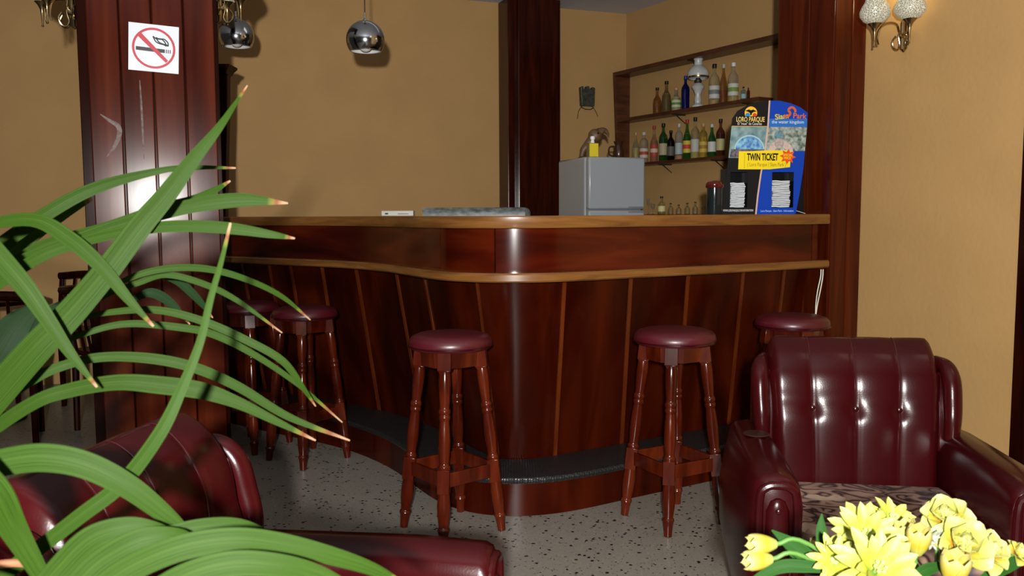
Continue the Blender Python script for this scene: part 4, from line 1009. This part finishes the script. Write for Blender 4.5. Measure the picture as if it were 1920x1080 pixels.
# picture frame on the left part of the back wall
fp = ray_line(3, Vector((K[0], K[1], 0)), Vector((-1, -SL, 0)).normalized())
zf0, zf1 = at(3, 304, fp.y).z, at(3, 178, fp.y).z
pfm = thing('picture_frame', 'dark wooden picture frame edge on the wall at the far left', 'picture', (fp.x, fp.y, (zf0+zf1)/2))
hf = zf1-zf0; wf = .5
def pfx(u, v, d): return fp+ux*(u+.016)+wn*d+Vector((0, 0, (zf0+zf1)/2+v))
plate([(-wf, -hf/2), (0, -hf/2), (0, hf/2), (-wf, hf/2)], [[(-wf+.035, -hf/2+.035), (-.035, -hf/2+.035), (-.035, hf/2-.035), (-wf+.035, hf/2-.035)]], .025, lambda u, v, w_: pfx(u, v, .002+w_)).build('frame', M['shelfwood'], pfm, world=True, smooth=False)
plate([(-wf+.03, -hf/2+.03), (-.03, -hf/2+.03), (-.03, hf/2-.03), (-wf+.03, hf/2-.03)], (), .006, lambda u, v, w_: pfx(u, v, .004+w_)).build('picture', mottled('faded_print', (.3, .26, .18), (.15, .18, .14), 9, .6), pfm, world=True, smooth=False)

# ------------------------------------------------------------------ palm
pot = Vector((-1.12, .78, 0))
pp = thing('potted_palm', 'green potted palm with arching brown-tipped leaves in the left foreground', 'plant', tuple(pot))
MB().lathe([(.11, 0), (.15, .26), (.165, .28), (.165, .31), (.15, .31), (.14, .27), (.0, .26)], 28).build('pot', mottled('terracotta', (.22, .08, .035), (.28, .11, .05), 8, .7), pp)
MB().lathe([(.138, .262), (.0, .285)], 20, cap=False).build('soil', pm((.02, .012, .008), .9), pp)
def leaf(pts, ws, Y0, Y1=None, mat=None, fold=.35, nm='leaf', parent=None, lab=None, tilt=0):
    """pts: where the leaf runs; each gets its own depth between Y0 and Y1, ws: widths in photo pixels"""
    Y1 = Y0 if Y1 is None else Y1; n0 = len(pts)
    P3 = [at(p[0], p[1], Y0+(Y1-Y0)*i/(n0-1)) for i, p in enumerate(pts)]
    W3 = [Vector((w_*(Y0+(Y1-Y0)*i/(n0-1))/F, 0, 0)) for i, w_ in enumerate(ws)]
    P = catmull(P3, 6); Wd = [max(v.x, .0006) for v in catmull(W3, 6)]
    mb = MB(); vs = []; uv = []; n_ = len(P)
    for i, p in enumerate(P):
        t = (P[min(i+1, n_-1)]-P[max(i-1, 0)]).normalized()
        view = (p-CAM).normalized()
        side = t.cross(view).normalized(); up = side.cross(t).normalized()
        if tilt: side = (side*math.cos(tilt)+up*math.sin(tilt)).normalized(); up = side.cross(t).normalized()
        w_ = Wd[i]/2; fold_ = fold*.45
        for j, (a, b) in enumerate(((-1, fold_), (-.5, fold_*.5), (0, 0), (.5, fold_*.5), (1, fold_))):
            vs.append(p+side*w_*a-up*w_*b); uv.append((j/4, i/(n_-1)))
        for j, (a, b) in enumerate(((1, fold_), (.5, fold_*.5), (0, 0), (-.5, fold_*.5), (-1, fold_))):
            vs.append(p+side*w_*a*.98-up*w_*b+up*.0007); uv.append((1-j/4, i/(n_-1)))
    fs = []
    for i in range(n_-1):
        for j in range(10): a = i*10+j; b = i*10+(j+1) % 10; fs.append((a, b, b+10, a+10))
    fs += [tuple(range(9, -1, -1)), tuple((n_-1)*10+j for j in range(10))]
    mb.add(vs, fs); mb.uv = uv
    return mb.build(nm, mat or M['leaf'], parent if parent is not None else pp, world=True, angle=80, label=lab)
LV = [
 ([(-60, 800), (60, 662), (130, 590), (200, 508), (260, 428), (310, 368), (360, 302), (410, 240), (440, 196), (464, 160)], [62, 58, 52, 46, 42, 36, 26, 15, 8, 2], 1.15, 1.3, .25),
 ([(-50, 425), (60, 412), (130, 448), (190, 500), (240, 560), (288, 612)], [18, 26, 30, 26, 18, 4], 1.18, 1.2, .35),
 ([(-50, 430), (40, 530), (90, 600), (130, 660), (182, 726)], [44, 36, 28, 20, 4], 1.12, 1.14, .35),
 ([(-50, 495), (80, 405), (180, 352), (300, 320), (370, 314), (442, 315)], [26, 26, 22, 12, 9, 3], 1.32, 1.45, .3),
 ([(-50, 560), (60, 470), (200, 425), (300, 392), (360, 376), (400, 358), (432, 339)], [20, 20, 18, 20, 18, 13, 3], 1.3, 1.4, .3),
 ([(-50, 535), (60, 482), (150, 448), (250, 415), (350, 388), (450, 375), (540, 381)], [22, 26, 24, 26, 26, 26, 3], 1.24, 1.34, .3),
 ([(-50, 565), (60, 490), (130, 460), (230, 435), (330, 424), (430, 428), (510, 440), (553, 447)], [20, 22, 20, 20, 22, 22, 14, 3], 1.2, 1.28, .3),
 ([(120, 600), (200, 545), (260, 515), (330, 502), (400, 506), (470, 527), (530, 557), (582, 600)], [6, 9, 12, 13, 13, 11, 9, 2], 1.28, 1.45, .3),
 ([(120, 600), (200, 553), (260, 530), (311, 515), (378, 531), (444, 563), (529, 624)], [5, 9, 11, 12, 12, 10, 2], 1.3, 1.42, .3),
 ([(80, 650), (150, 600), (220, 584), (300, 582), (380, 602), (460, 637), (530, 677), (570, 730), (592, 762)], [6, 8, 12, 14, 15, 15, 14, 9, 2], 1.28, 1.38, .3),
 ([(20, 710), (90, 657), (170, 622), (240, 607), (330, 613), (400, 627), (480, 667), (560, 722), (642, 792)], [6, 8, 11, 13, 14, 14, 12, 9, 2], 1.26, 1.42, .3),
 ([(-50, 790), (60, 712), (130, 682), (200, 669), (290, 673), (370, 691), (450, 727), (540, 781), (656, 826)], [20, 20, 18, 18, 20, 20, 18, 14, 3], 1.2, 1.34, .3),
 ([(-50, 830), (60, 757), (130, 732), (220, 717), (300, 722), (380, 733), (450, 757), (520, 791), (592, 826)], [26, 26, 28, 30, 34, 32, 22, 14, 3], 1.16, 1.26, .3),
 ([(-40, 1110), (50, 1045), (150, 968), (230, 905), (300, 812), (340, 730), (375, 642), (395, 560), (415, 490), (432, 418)], [30, 30, 30, 30, 26, 20, 15, 12, 9, 4], 0.92, 1.05, .3),
 ([(-70, 885), (0, 868), (80, 858), (160, 872), (240, 912), (310, 965), (365, 1008)], [50, 52, 54, 50, 44, 32, 8], 0.9, 0.96, .3),
 ([(-60, 880), (-10, 930), (30, 1000), (95, 1110)], [70, 64, 46, 24], 0.84, 0.88, .3),
 ([(60, 1130), (110, 1068), (170, 1010), (240, 987), (300, 992), (330, 1004)], [46, 48, 48, 36, 20, 4], 0.86, 0.92, .25),
 ([(120, 1130), (180, 1062), (260, 1015), (330, 1005), (372, 1012)], [50, 52, 48, 30, 6], 0.84, 0.9, .25),
 ([(230, 1030), (310, 1005), (380, 988), (450, 985), (520, 1004)], [26, 34, 32, 24, 4], 0.9, 0.96, .25),
 ([(150, 1140), (230, 1075), (330, 1030), (430, 1012), (520, 1018), (620, 1042), (700, 1068), (760, 1100)], [50, 52, 50, 46, 40, 34, 24, 12], 0.8, 0.9, .25),
 ([(250, 1140), (340, 1085), (430, 1058), (520, 1060), (600, 1080), (680, 1115)], [50, 52, 50, 44, 36, 12], 0.78, 0.84, .25),
 ([(250, 560), (284, 549), (320, 568), (356, 608)], [10, 18, 16, 2], 1.42, 1.46, .3),
 ([(300, 515), (335, 528), (370, 560), (399, 596)], [10, 16, 14, 2], 1.42, 1.46, .3),
 ([(-40, 740), (0, 660), (30, 610), (75, 570)], [40, 66, 52, 12], 1.45, 1.5, .2),
 ([(20, 720), (50, 650), (90, 600), (130, 562)], [20, 50, 46, 10], 1.48, 1.52, .2),
 ([(-50, 500), (10, 480), (70, 430), (120, 398), (172, 372)], [36, 34, 32, 24, 8], 1.4, 1.48, .3),
]
for i, (pts, ws, Y0, Y1, fold) in enumerate(LV):
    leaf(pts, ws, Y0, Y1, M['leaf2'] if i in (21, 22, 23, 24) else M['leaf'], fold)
for (px, py, Y) in ((-60, 800, 1.15), (-50, 427, 1.18), (-50, 540, 1.24), (-60, 880, .88), (60, 1130, .86), (190, 1140, .82)):
    e = at(px, py, Y)
    pts = catmull([pot+Vector((0, 0, .275)), pot+Vector((.02, .02, .55)), pot.lerp(e, .45)+Vector((0, 0, (e.z-.0)*.35+.25)), e], 6)
    MB().tube(pts, [.009-.005*k/(len(pts)-1) for k in range(len(pts))], 8).build('frond_stem', M['stem'], pp, world=True)
MB().tube(catmull([at(-40, 1065, .90), at(0, 1058, .92), at(30, 1056, .93), at(58, 1058, .94)], 4), .0045, 8).build('dry_stem', pm((.16, .07, .035), .7), pp, world=True)

# ------------------------------------------------------------------ coffee table, vase, flowers
ct = thing('coffee_table', 'low brown wooden coffee table under the yellow flowers', 'table', (.78, 1.35, 0))
MB().box((0, 0, .425), (.84, .60, .03)).build('table_top', M['shelfwood'], ct, bevel=.006)
for a in (-1, 1):
    for b in (-1, 1): MB().box((a*.37, b*.25, .205), (.045, .045, .408)).build('leg', M['shelfwood'], ct, smooth=False, bevel=.003)
VB = Vector((.72, 1.22, .4405))
vs_ = thing('flower_vase', 'pale ceramic vase on the coffee table holding the yellow flowers', 'vase', tuple(VB))
MB().lathe([(.04, 0), (.05, .005), (.065, .04), (.055, .08), (.042, .10), (.05, .115), (.045, .115), (.037, .10), (.05, .08), (.058, .04), (.045, .012), (0, .01)], 28).build('vase_body', M['white'], vs_)
def petalmat(name, a, b, base_=None):
    m, t, bs = nt(name); N = t.nodes; L = t.links
    uv = N.new('ShaderNodeUVMap'); sp = N.new('ShaderNodeSeparateXYZ'); L.new(uv.outputs[0], sp.inputs[0])
    cr = N.new('ShaderNodeValToRGB'); e = cr.color_ramp.elements; e[0].position = .15; e[0].color = (*(base_ or a), 1); e[1].position = 1; e[1].color = (*b, 1); x = e.new(.45); x.color = (*a, 1)
    L.new(sp.outputs[1], cr.inputs[0]); L.new(cr.outputs[0], bs.inputs['Base Color']); setp(bs, Roughness=.55)
    tr = N.new('ShaderNodeBsdfTranslucent'); L.new(cr.outputs[0], tr.inputs[0]); ms = N.new('ShaderNodeMixShader'); ms.inputs[0].default_value = .3
    out = N['Material Output']; L.new(bs.outputs[0], ms.inputs[1]); L.new(tr.outputs[0], ms.inputs[2]); L.new(ms.outputs[0], out.inputs[0]); return m
M['tulip'] = petalmat('tulip_petal', (.40, .31, .015), (.42, .38, .14), (.36, .37, .08))
M['lily'] = petalmat('lily_petal', (.42, .42, .03), (.40, .43, .12), (.30, .40, .05))
M['rose'] = petalmat('rose_petal', (.42, .40, .04), (.42, .43, .16), (.45, .19, .015))
M['wpetal'] = petalmat('white_petal', (.22, .24, .18), (.26, .27, .2))
def petal(mb, base_, d, nrm_, L_, W_, curl, cup=.3, tipw=.0, rows=7):
    """d: along, nrm_: inner-face normal; curl: outward bend"""
    side = d.cross(nrm_).normalized(); vs = []; uv = []; n0 = len(mb.v); ang = 0; p = Vector(base_); dd = Vector(d)
    for i in range(rows):
        t = i/(rows-1)
        w_ = W_*(math.sin(PI*min(1, (t*.86+.10)))**.75)*(1 if t < .97 else tipw if tipw else .25)
        nn = side.cross(dd).normalized()
        if nn.dot(nrm_) < 0: nn = -nn
        for j in range(5):
            a = (j-2)/2
            vs.append(p+side*w_*.5*a+nn*(cup*w_*.5*a*a)); uv.append((j/4, t))
        for j in range(5):
            a = (2-j)/2
            vs.append(p+side*w_*.5*a+nn*(cup*w_*.5*a*a)-nn*.0006); uv.append((j/4, t))
        dd = (dd-nrm_*curl/rows).normalized(); p = p+dd*L_/(rows-1)
    fs = []
    for i in range(rows-1):
        for j in range(10): a = i*10+j; b = i*10+(j+1) % 10; fs.append((a, b, b+10, a+10))
    mb.add(vs, fs)
    mb.uv = (mb.uv or [])+uv
def stem_to(t, p, ax, r=.003):
    e = VB+Vector((random.uniform(-.02, .02), random.uniform(-.02, .02), .11))
    c1 = p-ax*.05; mid = c1.lerp(e, .55)+Vector((0, 0, -.01))
    MB().tube(catmull([p, c1, mid, e, VB+Vector((0, 0, .03))], 6), r, 8).build('stem', M['stem'], t, world=True)
def frame_of(ax):
    a = ax.orthogonal().normalized(); return a, ax.cross(a).normalized()
def tulip(px, py, Y, ax, L_, label, r=1, op=.1):
    p = at(px, py, Y); ax = Vector(ax).normalized(); p0 = p-ax*L_*.5
    t = thing('tulip', label, 'flower', tuple(p0), 0, 'yellow tulips'); a, b = frame_of(ax)
    Rm = L_*.36*r
    for ringi in range(2):
        for k in range(3):
            th0 = (k+ringi*.5)*2*PI/3+.3; mb = MB(); vs = []; uv = []; rows = 9
            for i in range(rows):
                t_ = i/(rows-1)
                rr_ = Rm*(math.sin(PI*min(.97, .12+.62*t_))**.8)*(1-.07*ringi)+op*L_*.55*t_*t_
                wp = .62*PI*.5*math.sin(PI*min(1, .2+.78*t_))**.6*(1 if i < rows-1 else .25)
                for lay in (0, 1):
                    for j in (range(5) if lay == 0 else range(4, -1, -1)):
                        th = th0+(j-2)/2*wp; q_ = rr_-lay*.0007
                        vs.append(p0+ax*(L_*t_*(1-.05*abs(j-2)/2))+(a*math.cos(th)+b*math.sin(th))*q_); uv.append((j/4, t_))
            fs = []
            for i in range(rows-1):
                for j in range(10): q0 = i*10+j; q1 = i*10+(j+1) % 10; fs.append((q0, q1, q1+10, q0+10))
            mb.add(vs, fs); mb.uv = uv
            mb.build('petal', M['tulip'], t, world=True, angle=80)
    stem_to(t, p0, ax, .0032); return t
def lily(px, py, Y, ax, R_, label, n=8, layers=3):
    p = at(px, py, Y); ax = Vector(ax).normalized(); t = thing('lily', label, 'flower', tuple(p), 0, 'large yellow lilies'); a, b = frame_of(ax)
    for l in range(layers):
        for k in range(n):
            th = (k+.5*l)*2*PI/n+random.uniform(-.1, .1); rad = a*math.cos(th)+b*math.sin(th)
            el = .10+.38*l
            d = (rad*math.cos(el)+ax*math.sin(el)).normalized(); nn = (ax*math.cos(el)-rad*math.sin(el)).normalized()
            mb = MB(); petal(mb, p+rad*.004, d, nn, R_*random.uniform(.88, 1.08)*(1-.10*l), R_*.32, random.uniform(.1, .8), .45, .06)
            mb.build('petal', M['lily'], t, world=True, angle=80)
    mb = MB()
    for k in range(6):
        th = k*PI/3; rad = a*math.cos(th)+b*math.sin(th); mb.tube([p, p+ax*R_*.3+rad*R_*.1], .0012, 6); mb.ball(p+ax*R_*.32+rad*R_*.11, .0025, 6, 5)
    mb.build('stamens', pm((.35, .40, .12)), t, world=True)
    stem_to(t, p, ax); return t
def rose(px, py, Y, ax, R_, label):
    p = at(px, py, Y); ax = Vector(ax).normalized(); p0 = p-ax*R_*.6; t = thing('rose', label, 'flower', tuple(p0), 0, 'yellow roses'); a, b = frame_of(ax)
    for l, (n, el, sz, cu) in enumerate(((5, .20, 1.05, .45), (5, .55, 1.0, .1), (5, .85, .92, -.4), (4, 1.1, .84, -.8), (4, 1.3, .74, -1.0))):
        for k in range(n):
            th = (k+.37*l)*2*PI/n+random.uniform(-.15, .15); rad = a*math.cos(th)+b*math.sin(th)
            d = (rad*math.cos(el)+ax*math.sin(el)).normalized(); nn = (ax*math.cos(el)-rad*math.sin(el)).normalized()
            mb = MB(); petal(mb, p0+rad*.003, d, nn, R_*sz*1.05, R_*1.05*sz, cu, .45, .7)
            mb.build('petal', M['rose'], t, world=True, angle=80)
    stem_to(t, p0, ax); return t
YF = 1.22
T1 = tulip(1428, 1020, 1.20, (-1, -.1, .05), .043, 'yellow tulip lying left, upper of the pair at the bunch edge', .9)
T2 = tulip(1420, 1050, 1.19, (-1, -.1, -.02), .043, 'pale yellow tulip lying left, lower of the pair at the bunch edge', .9)
T3 = tulip(1722, 1012, 1.20, (.0, -.2, 1), .046, 'upright yellow tulip between the lily and the roses', 1.0)
tulip(1702, 1000, 1.24, (-.35, .0, 1), .042, 'open pale tulip leaning left behind the upright tulip', .8, .3)
T5 = tulip(1790, 1066, 1.16, (.02, -.2, 1), .050, 'pale open tulip at the bottom picture edge below the roses', 1.0, .2)
T6 = tulip(1530, 1018, 1.34, (-.5, 0, .8), .020, 'small orange-yellow tulip bud left of the lilies', 1.0)
lily(1622, 1008, 1.22, (-.10, -.75, .65), .058, 'large spiky yellow lily in the centre of the bunch')
lily(1668, 978, 1.30, (.25, -.5, .85), .046, 'yellow lily peeking out behind the central one')
lily(1565, 1052, 1.16, (-.3, -.8, .5), .036, 'smaller yellow lily at the lower left of the bunch', 6)
lily(1640, 1072, 1.10, (.05, -.75, .65), .066, 'large yellow lily cut by the bottom picture edge')
rose(1772, 958, 1.24, (-.35, -.45, .8), .034, 'yellow rose with orange base, highest flower of the bunch')
rose(1812, 1012, 1.19, (-.1, -.7, .65), .040, 'full yellow rose in the middle of the three roses')
RO = rose(1866, 1026, 1.20, (.35, -.6, .6), .032, 'yellow rose at the right end of the bunch')
rose(1918, 1034, 1.22, (.5, -.5, .6), .018, 'small yellow rose cut by the right picture edge')
# green leaves growing from the flower stems
def bleaf(owner, pts, ws, Y):
    leaf(pts, ws, Y, Y+.02, M['tleaf'], .4, 'leaf', owner)
    p0 = at(*pts[0], Y)
    MB().tube(catmull([p0, p0.lerp(VB+Vector((0, 0, .11)), .6), VB+Vector((0, 0, .10)), VB+Vector((0, 0, .03))], 5), .0025, 6).build('leaf_stalk', M['stem'], owner, world=True)
bleaf(T6, [(1552, 1058), (1543, 1020), (1540, 990), (1541, 963)], [12, 22, 18, 2], 1.24)
bleaf(T1, [(1540, 1062), (1510, 1040), (1480, 1018), (1447, 994)], [10, 30, 26, 3], 1.20)
bleaf(T2, [(1560, 1068), (1510, 1062), (1460, 1064), (1405, 1092)], [14, 24, 24, 10], 1.17)
bleaf(T1, [(1545, 1066), (1520, 1052), (1490, 1040), (1462, 1012)], [10, 20, 16, 3], 1.22)
bleaf(T3, [(1700, 1085), (1700, 1060), (1692, 1042), (1680, 1025)], [20, 30, 24, 4], 1.22)
bleaf(T5, [(1710, 1088), (1735, 1070), (1758, 1062), (1782, 1058)], [16, 24, 16, 3], 1.18)
bleaf(RO, [(1840, 1090), (1870, 1070), (1895, 1058), (1925, 1046)], [16, 26, 24, 14], 1.20)
bleaf(RO, [(1850, 1085), (1858, 1062), (1850, 1052), (1838, 1042)], [8, 16, 14, 3], 1.22)
# white blossom sprig with fern
fs0 = at(1755, 1025, 1.22)
wsx = thing('white_blossom_sprig', 'sprig of small white blossoms with feathery green between tulip and roses', 'flower', tuple(fs0))
mb = MB()
for k in range(5):
    c_ = at(1745+random.uniform(-12, 18), 1018+random.uniform(-14, 16), 1.215+random.uniform(-.01, .01))
    for j in range(6):
        th = j*PI/3+k; a = Vector((math.cos(th), -.5, math.sin(th))).normalized()
        petal(mb, c_, a, Vector((0, -1, 0)).cross(a).cross(a).normalized() if False else Vector((0, -1, .1)).normalized(), .012, .0045, .2, .2, .2, 4)
mb.build('blossoms', M['wpetal'], wsx, world=True, angle=80)
mb = MB()
for k in range(26):
    a = at(1768, 1078, 1.23); b = at(1768+random.uniform(-18, 22), 1015+random.uniform(0, 40), 1.225+random.uniform(-.015, .015))
    mb.tube([a.lerp(b, .3+random.random()*.3), b+Vector((random.uniform(-.008, .008), 0, 0))], [.0012, .0006], 5)
o = mb.build('fern_needles', M['stem'], wsx, world=True); o['kind'] = 'stuff'
MB().tube(catmull([fs0, at(1768, 1078, 1.23), VB+Vector((0.01, 0, .11)), VB+Vector((0, 0, .03))], 5), .0022, 6).build('stem', M['stem'], wsx, world=True)
